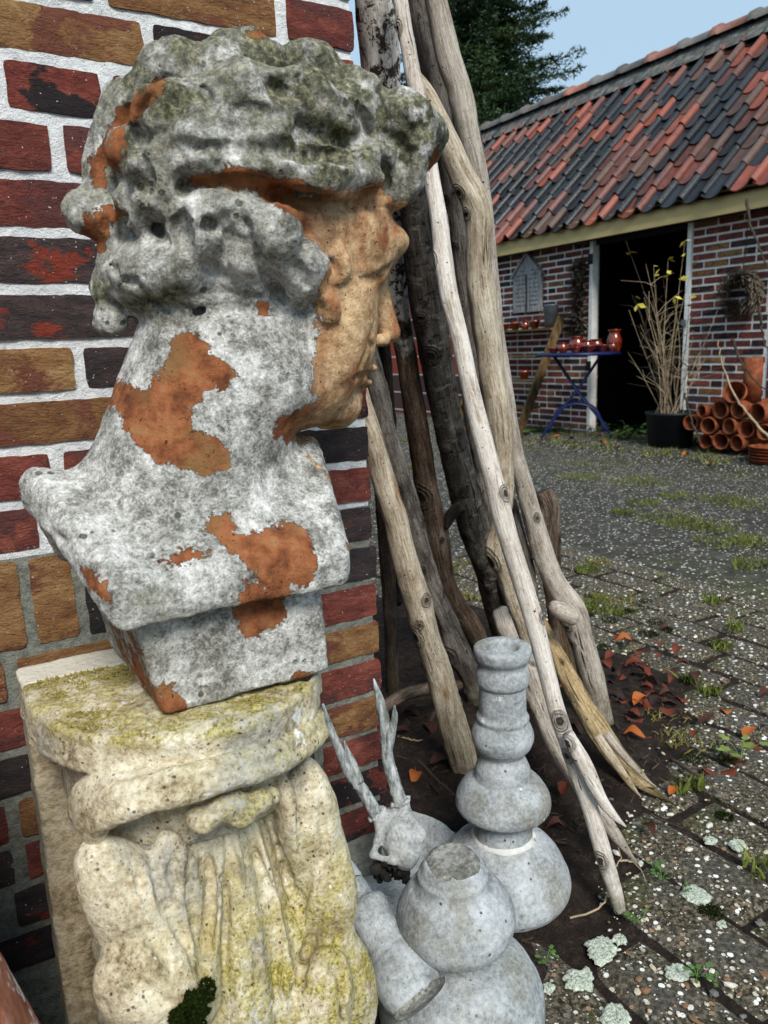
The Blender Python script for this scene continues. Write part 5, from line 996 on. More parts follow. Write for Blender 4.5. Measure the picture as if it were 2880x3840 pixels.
# eaves board and soffit
FX = 5.34
b = MB().box((FX, 1.2, 1.815), (FX+.02, 11.0, 1.945)); b.box((FX-.012, 1.2, 1.773), (FX+.020, 11.0, 1.8149)); sh(b.build('fascia', M_crm))
sh(MB().box((FX+.021, 1.2, 1.781), (SX+.0, 11.0, 1.795)).build('soffit', M_blk2))  # black colour stands in for the shadow under the eaves
# pantiles
E0, R0 = V(5.285, 0, 1.925), V(7.0, 0, 3.635); SLV = R0-E0; SL = np.linalg.norm(SLV); SLV /= SL; SLN = np.cross(V(0, 1, 0), SLV); SLN = SLN if SLN[2] > 0 else -SLN
def tilemat(name, c, rough, coat=None):
    m = NT(name, rough, .5).off(); n1 = m.noise(12, 5, .65); n2 = m.noise(60, 4, .7); r = m.rand(); d = tuple(x*.55 for x in c[:3])+(1,); l = tuple(min(1, x*1.45) for x in c[:3])+(1,)
    k = m.math('ADD', m.math('MULTIPLY', n1, .7), m.math('MULTIPLY', m.math('SUBTRACT', r, .5), .34)); cc = m.ramp(k, [(.15, d), (.36, c), (.62, l)])
    cc = m.mix(m.math('MULTIPLY', m.step(n2, .58, .70), .5), cc, srgb(70, 60, 54)); cc = m.mix(m.math('MULTIPLY', m.step(m.noise(30, 4, .7, m.map(loc=(4, 4, 4))), .66, .72), .6), cc, srgb(150, 138, 126))
    return m.out(cc, m.bump(n2, .0025, .7), rough=m.step(n1, -.4, 1.6) if False else None)
TM = [tilemat('tile_orange', srgb(122, 60, 42), .40), tilemat('tile_red', srgb(96, 54, 44), .40), tilemat('tile_brown', srgb(84, 58, 47), .48), tilemat('tile_black', srgb(19, 21, 24), .30), tilemat('tile_slate', srgb(30, 33, 37), .30)]
def tile_mesh(mat):
    W_, L_, T_ = .238, .33, .013; U = np.linspace(0, 1, 15); v = []; f = []; n = len(U)
    h = np.where(U < .70, -.024*np.sin(math.pi*np.clip(U/.70, 0, 1)), .034*np.sin(math.pi*np.clip((U-.70)/.30, 0, 1)))
    tong = np.where(U < .70, .024*np.sin(math.pi*np.clip(U/.70, 0, 1)), -.012*np.sin(math.pi*np.clip((U-.70)/.30, 0, 1)))
    for s_, w in ((0, 0), (1, .10), (2, L_)):
        for k in range(n): v.append((U[k]*W_, w-(tong[k] if s_ < 2 else 0), h[k]))
    for s_, w in ((0, 0), (1, .10), (2, L_)):
        for k in range(n): v.append((U[k]*W_, w-(tong[k] if s_ < 2 else 0), h[k]-T_))
    for a in (0, 1):
        for k in range(n-1): f.append((a*n+k, a*n+k+1, (a+1)*n+k+1, (a+1)*n+k)); f.append((3*n+a*n+k+1, 3*n+a*n+k, 3*n+(a+1)*n+k, 3*n+(a+1)*n+k+1))
    for k in range(n-1): f.append((k+1, k, 3*n+k, 3*n+k+1))
    for a in (0, 1): f.append((a*n, (a+1)*n, 3*n+(a+1)*n, 3*n+a*n)); f.append((a*n+n-1, 3*n+a*n+n-1, 3*n+(a+1)*n+n-1, (a+1)*n+n-1))
    me = mesh_from('roof_tile', v, f, mat, True)
    return me
TMS = [tile_mesh(m_) for m_ in TM]
for me in TMS:
    try: me.set_sharp_from_angle(angle=math.radians(50))
    except Exception: pass
roof = sh(MB().add([tuple(E0+V(0, 1.2, 0)-SLN*.035), tuple(E0+V(0, 11, 0)-SLN*.035), tuple(R0+V(0, 11, 0)-SLN*.035), tuple(R0+V(0, 1.2, 0)-SLN*.035), (8.75, 1.2, 1.9), (8.75, 11, 1.9)], [(0, 1, 2, 3), (3, 2, 5, 4)]).build('roof', TM[3]))
EXP = SL/9.0; NT_ = 0
for r in range(9):
    ya, yb = 3.15+.145*r, 6.95+.245*r; ncol = int((yb-ya)/.205)
    for c_ in range(ncol):
        y = 3.0+.205*(math.ceil((ya-3.0)/.205)+c_)
        p = E0+SLV*(EXP*r+rnd.uniform(-.013, .013))+V(0, y, 0)+SLN*(.012+rnd.uniform(-.003, .006)+.018*float(vnoise(V(y*.9, r*.5, 2.2))))
        k = rnd.choices(range(5), (.15, .23, .17, .27, .18))[0]
        o = bpy.data.objects.new('roof_tile', TMS[k]); COL.objects.link(o); NT_ += 1
        xa, ya_, za = V(0, -1, 0), SLV-SLN*.055, SLN+SLV*.055; xa = xa+ya_*rnd.uniform(-.035, .035); ya_ = ya_/np.linalg.norm(ya_); za = np.cross(xa, ya_)
        if za[2] < 0: za = -za
        o.matrix_world = Matrix(((xa[0], ya_[0], za[0], p[0]), (xa[1], ya_[1], za[1], p[1]+.21), (xa[2], ya_[2], za[2], p[2]), (0, 0, 0, 1))); o.parent = roof; o.matrix_parent_inverse = (shed.matrix_world if False else Matrix.LocRotScale(shed.location, None, None) @ Matrix.LocRotScale(shed.location, None, None).inverted()).inverted()
M_rm = concrete('ridge_mortar', srgb(52, 52, 52), srgb(82, 82, 80), srgb(118, 117, 112))
b = MB(); b.add([(6.80, 3.6, 3.47), (7.0, 3.6, 3.70), (7.0, 10.6, 3.70), (6.80, 10.6, 3.47), (7.2, 3.6, 3.47), (7.2, 10.6, 3.47)], [(3, 2, 1, 0), (1, 2, 5, 4)]); o = sh(b.build('ridge_bedding', M_rm))
rp = [(.105*math.cos(a), .085*math.sin(a)) for a in np.linspace(-.1, math.pi+.1, 11)]
def ridge_mesh(mat):
    v = []; f = []
    for yy, s_ in ((0, 1.0), (.33, .96), (.33, 1.22), (.395, 1.16)):
        for (x, z) in rp: v.append((x*s_, yy, z*s_))
    n = len(rp)
    for a in range(3):
        for k in range(n-1): f.append((a*n+k, a*n+k+1, (a+1)*n+k+1, (a+1)*n+k))
    return mesh_from('ridge_tile', v, f, mat)
M_rt = [tilemat('ridge_grey', srgb(92, 90, 86), .7), tilemat('ridge_red', srgb(132, 84, 68), .6)]; RMs = [ridge_mesh(m_) for m_ in M_rt]
for k in range(17): sh(inst('ridge_tile', RMs[0 if rnd.random() < .6 else 1], None, (7.0, 3.7+k*.385, 3.665), (0, 0, 0)))
# raised strip of earth at the wall foot
nx_, ny_ = 26, 150; X, Y = np.meshgrid(np.linspace(4.55, 5.56, nx_), np.linspace(2.2, 10, ny_), indexing='ij'); P = np.stack([X, Y, 0*X], -1); t = np.clip((X-4.6)/.35, 0, 1)
Z = -.03+(.03+GZ)*t*t*(3-2*t)+.02*fbm(P, 4, 4, 3)*t
i = np.arange(nx_-1)[:, None]*ny_; j = np.arange(ny_-1)[None]; f = np.stack([i+j, i+ny_+j, i+ny_+j+1, i+j+1], -1).reshape(-1, 4)
tag(obj('earth_strip', np.stack([X, Y, Z], -1).reshape(-1, 3), f, M_yard), 'strip of rough earth along the shed foot', kind='structure')

# ------------------------------------------------------------------ things at the shed
wz = [(.32, srgb(92, 88, 84)), (.46, srgb(134, 132, 130)), (.58, srgb(160, 159, 158)), (.7, srgb(184, 184, 182))]
m = NT('grey_board', .9, .2); g = m.noise(60, 5, .65, m.map((1, 1, .1))); M_brd = m.out(m.ramp(g, wz), m.bump(g, .002))
pl = tag(empty('house_sign', (SX-.03, 6.185, 1.205)), 'weathered grey house-shaped board with faded lines of lettering on the shed wall', 'sign')
yL, yR, zb_, ze, za_ = 6.395, 5.975, 1.205, 1.56, 1.775
b = MB(); x0, x1 = SX-.035, SX-.008; prof = [(yR, zb_), (yL, zb_), (yL, ze), ((yL+yR)/2, za_-.02), (yR, ze)]
b.add([(x0, *p) for p in prof]+[(x1, *p) for p in prof], [(0, 1, 2, 3, 4), (9, 8, 7, 6, 5)]+[(i_, 5+i_, 5+(i_+1) % 5, (i_+1) % 5) for i_ in range(5)]); keep_world(b.build('board', M_brd), pl)
for s_ in (-1, 1):
    e = yL+.02 if s_ > 0 else yR-.02
    keep_world(MB().beam((SX-.03, (yL+yR)/2, za_), (SX-.03, e, ze-.012), .05, .02, (1, 0, 0) if False else (0, -s_, 1)).build('gable_trim', M_brd), pl)
M_ink = plain('faded_lettering', srgb(92, 92, 94), .9, .3, 40, 0)
rs_ = random.Random(12); zz = 1.60
for li in range(9):
    b = MB(); y = yL-.05-(.06 if li == 0 else 0); ye = yR+.05+(.06 if li == 0 else 0)
    while y > ye:
        w = rs_.uniform(.010, .026); hgt = rs_.uniform(.010, .018)
        if abs(y-(yL+yR)/2) > .02: b.box((x0-.0012, max(ye, y-w), zz), (x0-.0002, y, zz+hgt))
        y -= w+rs_.choice((.006, .006, .007, .022))
    zz -= .042; keep_world(b.build('lettering', M_ink), pl)
keep_world(MB().tube([(x0-.008, 6.18, 1.215), (x0-.012, 6.175, 1.4), (x0-.007, 6.19, 1.56)], .006, 6).build('sign_stick', M_blk2), pl)  # thin dark stick running up the middle of the board
M_red = NT('red_glaze', .16, .6).off(); n1 = M_red.noise(20, 4, .6); M_red = M_red.out(M_red.ramp(n1, [(.3, srgb(62, 18, 8)), (.5, srgb(116, 38, 17)), (.72, srgb(150, 62, 30))]), None, coat=.5)
M_zn = plain('galvanised', srgb(128, 136, 142), .5, .2, 12, .0004, metal=.6)
POTP = {'jar': [(0, 0), (.035, 0), (.04, .01), (.058, .04), (.06, .06), (.045, .085), (.042, .095), (.052, .105), (.054, .11), (.046, .11), (.04, .098), (.05, .05), (0, .01)],
        'bowl': [(0, 0), (.035, 0), (.038, .01), (.06, .035), (.072, .055), (.076, .062), (.07, .064), (.05, .03), (0, .012)],
        'jug': [(0, 0), (.05, 0), (.052, .01), (.062, .05), (.066, .09), (.055, .13), (.045, .15), (.044, .165), (.056, .18), (.058, .186), (.05, .186), (.04, .16), (.058, .08), (0, .012)],
        'pot': [(0, 0), (.03, 0), (.045, .06), (.052, .062), (.052, .078), (.045, .08), (.028, .012), (0, .01)]}
def glazed(kind, loc, label, s_=1.0, group='red glazed pottery at the shed', name=None):
    prof_ = [(r*s_, z*s_) for r, z in POTP[kind]]
    o = MB().lathe(prof_, 22).build(name or ('glazed_'+kind), M_red, None, True); o.location = loc; tag(o, label, 'pot', group); return o
# blue folding table
tcx, tcy, ttz = 5.06, 5.06, .80
tbl = tag(empty('bistro_table', (tcx, tcy, GZ)), 'round blue metal bistro table with curved crossed legs by the doorway', 'table')
M_blu = plain('blue_paint', srgb(22, 33, 76), .4, .2, 8, 0)
b = MB().lathe([(0, ttz-.002), (.355, ttz-.002), (.362, ttz-.012), (.362, ttz-.03), (.355, ttz-.03), (.35, ttz-.012), (0, ttz-.012)], 40, (tcx, tcy, 0)); keep_world(b.build('tabletop', M_blu, None, True), tbl)
vx = V(.70, -.71, 0); vd = V(.71, .70, 0)      # across and along the view
for s_ in (-1, 1):
    for t_ in (-1, 1):
        foot = V(tcx, tcy, GZ+.01)+vx*.30*s_+vd*.16*t_; top = V(tcx, tcy, ttz-.03)-vx*.20*s_+vd*.16*t_; mid = (foot+top)/2+vx*.03*s_
        P_ = smooth_path([top, top*.6+foot*.4-vx*.01*s_, mid*.4+foot*.6, foot], 14); keep_world(MB().tube(P_, .0085, 8).build('leg', M_blu, None, True), tbl)
for t_ in (-1, 1):
    P_ = smooth_path([V(tcx, tcy, .12)-vx*.24+vd*.16*t_, V(tcx, tcy, .30)-vx*.16+vd*.16*t_, V(tcx, tcy, .36)+vd*.16*t_, V(tcx, tcy, .30)+vx*.16+vd*.16*t_, V(tcx, tcy, .12)+vx*.24+vd*.16*t_], 24); keep_world(MB().tube(P_, .010, 8).build('brace', M_blu, None, True), tbl)
for i_, (px, dd, kd, sc, lb) in enumerate(((1196, .02, 'bowl', .75, 'small low red glazed bowl at the edge of the blue table'), (1216, -.05, 'jar', .8, 'small round red glazed jar on the blue table next to a low bowl'), (1246, .08, 'jar', 1.25, 'large bellied red glazed jar in the middle of the blue table'), (1244, -.14, 'bowl', .8, 'red glazed bowl with pale rim before the bellied jar'), (1268, .02, 'jar', .95, 'red glazed jar right of the bellied one on the table'), (1270, -.15, 'bowl', .9, 'shiny wide red glazed bowl at the front of the table'),
        (1288, .10, 'jar', 1.0, 'red glazed jar behind a wide bowl on the table'), (1302, -.05, 'bowl', .95, 'red glazed fluted bowl beside the tall jug'), (1327, .02, 'jug', 1.0, 'tall red glazed jug, highest pot on the blue table'), (1322, -.12, 'jar', .7, 'small red jar in front of the tall jug'))):
    c0 = atD(px, 757, depth((tcx, tcy, ttz)))+vd*dd; glazed(kd, (c0[0], c0[1], ttz-.002), lb, sc)
# stepped shelf rack
M_pl = NT('old_plank', .9, .2); g = M_pl.noise(40, 5, .65, M_pl.map((1, 1, .3))); M_pl = M_pl.out(M_pl.ramp(g, [(.3, srgb(52, 40, 26)), (.5, srgb(92, 72, 46)), (.7, srgb(126, 104, 74))]), M_pl.bump(g, .002))
rk = tag(empty('shelf_rack', (5.25, 6.1, GZ)), 'stepped wooden shelf rack leaning at the shed wall under the house sign', 'shelf')
for yy in (5.62, 6.62): keep_world(MB().beam((4.86, yy, GZ-.01), (5.40, yy, 1.12), .022, .09, (1, 0, .5)).build('side_board', M_pl), rk)
SHZ = []
for k_, z_ in enumerate((.30, .55, .78, 1.03)):
    xs = 4.98+(z_-.30)*.48; SHZ.append((xs, z_)); keep_world(MB().box((xs-.05, 5.634, z_-.018), (xs+.18, 6.606, z_)).build('shelf', M_pl), rk)
xs, z_ = SHZ[3]
for k_, (yy, kd, sc, lb) in enumerate(((6.46, 'bowl', 1.1, 'red glazed bowl at the far end of the top rack shelf'), (6.27, 'pot', 1.0, 'red glazed pot second from the far end of the top rack shelf'), (6.12, 'jar', .75, 'small red glazed jar in the middle of the top rack shelf'), (5.98, 'pot', 1.05, 'red glazed pot next to the zinc vase on the top rack shelf'))): glazed(kd, (xs+.06, yy, z_), lb, sc)
glazed('pot', (SHZ[1][0]+.05, 5.86, SHZ[1][1]), 'red glazed pot alone on the second rack shelf', 1.1); glazed('pot', (SHZ[0][0]+.05, 6.15, SHZ[0][1]), 'red glazed pot on the lowest rack shelf', 1.4)
o = MB().lathe([(0, 0), (.062, 0), (.07, .21), (.075, .215), (.07, .22), (.064, .21), (.056, .01), (0, .008)], 22).build('zinc_vase', M_zn, None, True); o.location = (xs+.07, 5.76, z_); tag(o, 'tall galvanised zinc vase at the end of the top rack shelf', 'vase')
ln = tag(empty('lantern', (SHZ[2][0]+.06, 6.40, SHZ[2][1])), 'small grey metal lantern with glass sides under the red pots', 'lantern')
M_gls = NT('glass', .08, .5); M_gls.b.inputs['Transmission Weight'].default_value = .85; M_gls = M_gls.out((.8, .85, .88, 1))
lx, ly, lz = ln.location
b = MB().box((lx-.05, ly-.05, lz), (lx+.05, ly+.05, lz+.012)); b.box((lx-.05, ly-.05, lz+.13), (lx+.05, ly+.05, lz+.142))
for i_ in (-1, 1):
    for j_ in (-1, 1): b.box((lx+i_*.045-.004, ly+j_*.045-.004, lz+.012), (lx+i_*.045+.004, ly+j_*.045+.004, lz+.13))
b.add([(lx-.055, ly-.055, lz+.142), (lx+.055, ly-.055, lz+.142), (lx+.055, ly+.055, lz+.142), (lx-.055, ly+.055, lz+.142), (lx, ly, lz+.19)], [(0, 1, 4), (1, 2, 4), (2, 3, 4), (3, 0, 4)]); keep_world(b.build('frame', M_zn), ln)
keep_world(MB().lathe([(.012*math.cos(a), .03*math.sin(a)) for a in np.linspace(0, 3.1, 8)], 8, (lx, ly, lz+.19)).build('handle', M_zn), ln); keep_world(MB().box((lx-.040, ly-.040, lz+.013), (lx+.040, ly+.040, lz+.129)).build('glass_pane', M_gls), ln)
# black tub with dry stems
TX, TY = 5.12, 4.10
o = MB().lathe([(0, 0), (.165, 0), (.185, .26), (.195, .265), (.195, .285), (.18, .285), (.175, .25), (0, .24)], 28).build('black_tub', plain('black_plastic', srgb(20, 23, 27), .5, .2, 6, 0), None, True); o.location = (TX, TY, GZ-.01); tag(o, 'big black round plastic tub at the doorway holding dry stems', 'tub')
M_stm = plain('dry_stem', srgb(168, 148, 118), .8, .25, 20, 0); M_stb = plain('dark_stem', srgb(66, 56, 46), .8, .3, 20, 0); M_yel = plain('yellow_leaf', srgb(196, 182, 74), .7, .15, 10, 0)
dry = tag(empty('dry_shrub', (TX, TY, GZ+.24)), 'bare pale stems fanning up from the black tub with few yellow leaves', 'shrub')
rs = np.random.RandomState(9)
def leafquad(b, p, d, up, L_, W_):
    d = d/np.linalg.norm(d); s_ = np.cross(d, up); s_ /= np.linalg.norm(s_)+1e-9
    b.add([p, p+d*L_*.5+s_*W_*.5, p+d*L_, p+d*L_*.5-s_*W_*.5+np.cross(s_, d)*W_*.15], [(0, 1, 2), (0, 2, 3)])
TARG = [(1352, 520, 1), (1395, 570, 0), (1412, 575, 0), (1372, 640, 1), (1443, 560, 0), (1480, 520, 1), (1495, 575, 0), (1432, 600, 1), (1456, 640, 0), (1490, 640, 0)]
for i_ in range(36):
    base = V(TX+rs.normal()*.05, TY+rs.normal()*.05, GZ+.24)
    if i_ < len(TARG): tp_ = onX(TARG[i_][0], TARG[i_][1], TX-.05+rs.uniform(-.1, .1)); r0_ = .0042
    else: tp_ = base+V(rs.normal()*.17, rs.normal()*.22, rs.uniform(.4, .95)); r0_ = .0030
    mid = base*.5+tp_*.5+V(rs.normal()*.03, rs.normal()*.03, .06); P_ = smooth_path([base, mid, tp_], 14); rr = np.linspace(r0_, .0012, 14)
    st = MB().tube(P_, rr, 5, True)
    if i_ >= len(TARG) or rs.rand() < .4:
        for _ in range(3):
            k = rs.randint(4, 12); d_ = V(rs.normal(), rs.normal(), rs.uniform(.2, 1)); d_ /= np.linalg.norm(d_); st.tube([P_[k], P_[k]+d_*.08+V(0, 0, .02), P_[k]+d_*rs.uniform(.15, .28)], [.0025, .002, .001], 4, True)
    o = st.build('stem', M_stm if rs.rand() < .72 else M_stb); keep_world(o, dry)
    if i_ < len(TARG) and (TARG[i_][2] or rs.rand() < .4):
        for _ in range(3):
            lf = MB(); leafquad(lf, P_[-1-rs.randint(0, 2)], V(rs.normal(), rs.normal(), rs.normal()*.4-.2), V(rs.normal(), 0, 1), rs.uniform(.05, .08), rs.uniform(.03, .045)); keep_world(lf.build('leaf', M_yel), dry)
# wreath and hanging garland
M_feat = NT('dry_brown_twigs', .9, .2); n1 = M_feat.noise(60, 4, .7); M_feat = M_feat.out(M_feat.ramp(n1, [(.3, srgb(30, 24, 19)), (.5, srgb(84, 73, 61)), (.68, srgb(150, 139, 124))]))
wr_ = tag(empty('twig_wreath', (SX-.06, 3.775, 1.20)), 'shaggy brown round wreath of dry twigs hanging on the brick wall', 'wreath')
b = MB(); rs = np.random.RandomState(21)
for i_ in range(2200):
    a = rs.rand()*6.28; R_ = .130; c_ = V(0, math.cos(a)*R_, math.sin(a)*R_); rad = V(0, math.cos(a), math.sin(a)); tan = V(0, -math.sin(a), math.cos(a)); ph = rs.rand()*6.28; off = (rad*math.cos(ph)+V(-1, 0, 0)*math.sin(ph))*.052*math.sqrt(rs.rand())
    d_ = tan*rs.choice((1, .8))+rad*rs.normal()*.35+V(-1, 0, 0)*rs.uniform(-.2, .6); leafquad(b, V(SX-.065, 3.775, 1.20)+c_+off, d_, rad+V(-.3, 0, 0), rs.uniform(.04, .085), rs.uniform(.006, .016))
keep_world(b.build('twigs', M_feat), wr_); keep_world(MB().tube([(SX-.05, 3.775, 1.30), (SX-.03, 3.772, 1.50), (SX-.02, 3.77, 1.70)], .003, 5).build('cord', M_stb), wr_)
gl = tag(empty('bristly_garland', (SX-.05, 5.44, 1.0)), 'dark bristly dry garland hanging beside the white door post', 'garland'); b = MB()
for i_ in range(900):
    z_ = rs.uniform(.93, 1.60); p = V(SX-.04+rs.normal()*.012, 5.47-.04*(z_-.9)+rs.normal()*.018, z_); a = rs.rand()*6.28; d_ = V(-abs(rs.normal())*.7, math.cos(a)*1.2, rs.uniform(-.5, .6)); leafquad(b, p, d_, V(0, 0, 1), rs.uniform(.06, .15), rs.uniform(.012, .026))
keep_world(b.build('dry_leaves', M_feat), gl); keep_world(MB().tube([(SX-.04, 5.475, .93), (SX-.035, 5.45, 1.3), (SX-.03, 5.43, 1.68)], .006, 5).build('cord', M_stb), gl)
# terracotta drain pipes, pots, tile and saucers
M_ter = NT('terracotta', .75, .3).off(); n1 = M_ter.noise(14, 5, .65); n2 = M_ter.noise(90, 4, .6); c = M_ter.ramp(M_ter.math('ADD', M_ter.math('MULTIPLY', n1, .7), M_ter.math('MULTIPLY', n2, .3)), [(.35, srgb(72, 36, 19)), (.5, srgb(122, 62, 33)), (.65, srgb(160, 92, 54))]); M_ter = M_ter.out(c, M_ter.bump(n2, .001))
PIPE = [(1491, 913, 17, 'terracotta pipe at the near end of the second pipe row'), (1529, 920, 19, None), (1574, 921, 18, None), (1611, 927, 20, None), (1651, 934, 18, None), (1515, 888, 13.5, 'small narrow terracotta pipe on top at the end of the stack'), (1555, 885, 21, None), (1593, 886, 20, None), (1636, 893, 23, 'widest terracotta pipe of the stack, beside the upright tile'), (1524, 953, 17, None), (1556, 953, 19, None), (1591, 957, 18, None)]
PX_ = 5.02
for i_, (px, py, r, lb) in enumerate(PIPE):
    c0 = onX(px, py, PX_-.01*(i_ % 3)); R_ = r/1680*depth(c0); c0[2] = max(c0[2], R_+GZ-.02)
    pr = [(0, .30), (R_*.60, .30), (R_*.62, .05), (R_*.80, .035), (R_*.84, .0), (R_*.97, -.004), (R_, .01), (R_*.98, .06), (R_*.80, .085), (R_*.78, .34), (R_*.6, .34)]
    Mx = np.array([[0, 0, 1.], [0, 1, 0], [1, 0, 0]]) if False else np.array([[0, 0, 1.], [1, 0, 0], [0, 1, 0]])
    o = MB().lathe(pr, 26, (0, 0, 0), Mx).build('clay_pipe', M_ter, None, True); o.location = c0; o.rotation_euler = (rnd.uniform(-.1, .1), rnd.uniform(-.08, .08), rnd.uniform(-.22, .22))
    tag(o, lb or 'round orange terracotta pipe stacked end-on by the shed wall', 'pipe', 'terracotta pipes stacked by the shed')
c0 = onX(1587, 847, PX_+.02); R_ = 25/1680*depth(c0)
o = MB().lathe([(0, .17), (R_*.58, .17), (R_*.92, .03), (R_, .028), (R_, -.006), (R_*.9, -.008), (R_*.88, .02), (R_*.55, .155), (0, .155)], 28, (0, 0, 0), np.array([[0, 0, 1.], [1, 0, 0], [0, 1, 0]])).build('clay_flowerpot', M_ter, None, True); o.location = c0; o.rotation_euler = (0, .35, .35); tag(o, 'open orange flowerpot lying on top of the pipe stack', 'flowerpot')
b = MB(); n = 9; yc_, zc0, zc1 = onX(1624, 815, 5.12)[1], onX(1624, 868, 5.12)[2], onX(1624, 772, 5.12)[2]
for th, rr_ in ((0, .078), (1, .064)):
    for zz in (zc0, zc1):
        for k in range(n): a = -1.25+2.5*k/(n-1); b.v.append((5.16-rr_*math.cos(a), yc_+rr_*math.sin(a), zz))
for k in range(n-1): b.f += [(k, k+1, n+k+1, n+k), (2*n+k+1, 2*n+k, 3*n+k, 3*n+k+1), (n+k, n+k+1, 3*n+k+1, 3*n+k), (k+1, k, 2*n+k, 2*n+k+1)]
b.f += [(0, n, 3*n, 2*n), (n-1, 3*n-1, 4*n-1, 2*n-1)]
tag(b.build('gutter_tile', M_ter, None, True), 'curved orange clay gutter tile standing upright behind the flowerpot', 'tile')
c0 = onX(1640, 985, 4.92)
for k in range(5):
    o = MB().lathe([(0, 0), (.12, 0), (.135, .022), (.14, .024), (.128, .026), (.115, .008), (0, .007)], 28).build('clay_saucer', M_ter, None, True); o.location = (4.95+rnd.uniform(-.006, .006), c0[1]-.06+rnd.uniform(-.006, .006), GZ-.012+k*.0215); tag(o, 'round terracotta saucer in the low stack before the pipes', 'saucer', 'stack of terracotta saucers')
# bare creeper shoots hanging before the wall
for i_, (pts, lb) in enumerate((([(1612, 430), (1622, 490), (1636, 520), (1650, 560), (1672, 600)], 'knotted dry creeper shoot hanging from the eaves'), ([(1550, 735), (1562, 790), (1585, 850), (1620, 900), (1665, 950)], 'bent pale dry shoot crossing before the pipes'), ([(1580, 730), (1600, 780), (1630, 820), (1664, 850)], 'dark dry shoot before the upright gutter tile'), ([(1478, 850), (1492, 900), (1505, 940), (1512, 960)], 'thin brown shoot between the tub and the pipes'), ([(1640, 660), (1645, 700), (1650, 735), (1664, 765)], 'short dark shoot under the wreath'))):
    P_ = smooth_path([onX(x, y, 4.85) for x, y in pts], 24)+np.random.RandomState(i_).normal(size=(24, 3))*.004; tag(MB().tube(P_, np.linspace(.010, .004, 24) if i_ != 1 else np.linspace(.004, .010, 24), 6).build('creeper_shoot', M_stb if i_ in (0, 2, 3, 4) else M_stm, None, True), lb, 'shoot')
# weeds along the strip
M_wd = plain('weed_leaf', srgb(58, 84, 44), .6, .35, 10, 0); M_wl = plain('weed_leaf_light', srgb(92, 116, 56), .6, .3, 10, 0)
def weed(px, py, sc, lb, mat, seed, n=26, name='weed'):
    c0 = onZ(px, py, GZ-.02); rs = np.random.RandomState(seed); root = tag(empty(name, c0), lb, 'weed', 'weeds at the shed foot'); b = MB(); st = MB()
    for k in range(n):
        a = rs.rand()*6.28; d_ = V(math.cos(a), math.sin(a), rs.uniform(.3, 1.6)); L_ = sc*rs.uniform(.5, 1.0); t_ = c0+d_/np.linalg.norm(d_)*L_; st.tube([c0, (c0+t_)/2+V(0, 0, .02*sc), t_], .0015, 3, False); leafquad(b, t_, V(math.cos(a), math.sin(a), rs.uniform(-.5, .3)), V(0, 0, 1), sc*rs.uniform(.35, .6), sc*rs.uniform(.2, .38))
    keep_world(b.build('leaves', mat), root); keep_world(st.build('stalks', mat), root)
for i_, (px, py, sc, lb) in enumerate(((1362, 952, .20, 'broad leaved green weed before the black tub'), (1385, 956, .17, 'green weed right at the foot of the black tub'), (1340, 948, .13, 'small green weed beside the broad leaved one'), (1480, 962, .15, 'bushy green weed between tub and pipes'), (1505, 966, .14, 'green weed in front of the first pipes'), (1528, 968, .12, 'yellowish weed before the lower pipes'), (1290, 938, .12, 'low weed under the blue table edge'), (1145, 940, .14, 'light green weed at the rack foot'), (1165, 936, .11, 'small weed between rack and table'), (1195, 936, .10, 'short weed behind the table leg'), (1225, 938, .10, 'low weed between the table legs'), (1125, 944, .12, 'green weed left of the rack board'), (1175, 880, .10, 'pale green seedling under the rack'))):
    weed(px, py, sc, lb, M_wl if i_ % 3 == 2 else M_wd, 70+i_)
strand_field('grass_fringe', [((4.62+.75*random.Random(i_).random(), 3.3+i_*.08, .035), .10) for i_ in range(42)], 1100, .045, M_gr, 23, 'ragged green grass along the shed foot', .7)
strand_field('dry_grass_fringe', [((4.60+.7*random.Random(i_+90).random(), 3.3+i_*.08, .03), .12) for i_ in range(42)], 700, .035, M_grd, 24, 'yellow dry grass along the shed foot', .9)
# spruce behind
TRc = onZ(1035, 740, 0); TRc = V(*(atD(1035, 700, 15.5))); TRc[2] = 0
spr = tag(empty('spruce_tree', TRc), 'tall dark green spruce tree behind the shed roof', 'tree')
M_trk = plain('spruce_bark', srgb(60, 48, 40), .9, .3, 8, .004); M_ndl = NT('spruce_needles', .6, .25); n1 = M_ndl.noise(1.3, 4, .6); n2 = M_ndl.noise(9, 3, .6); M_ndl = M_ndl.out(M_ndl.ramp(M_ndl.math('ADD', M_ndl.math('MULTIPLY', n1, .6), M_ndl.math('MULTIPLY', n2, .4)), [(.35, srgb(18, 32, 14)), (.52, srgb(40, 62, 28)), (.68, srgb(72, 92, 44))]))
keep_world(MB().tube([TRc, TRc+V(0, 0, 5), TRc+V(.05, 0, 12)], [.17, .10, .02], 10).build('trunk', M_trk, None, True), spr)
rs = np.random.RandomState(31); vs = []; fs = []; nv = 0; lm = MB()
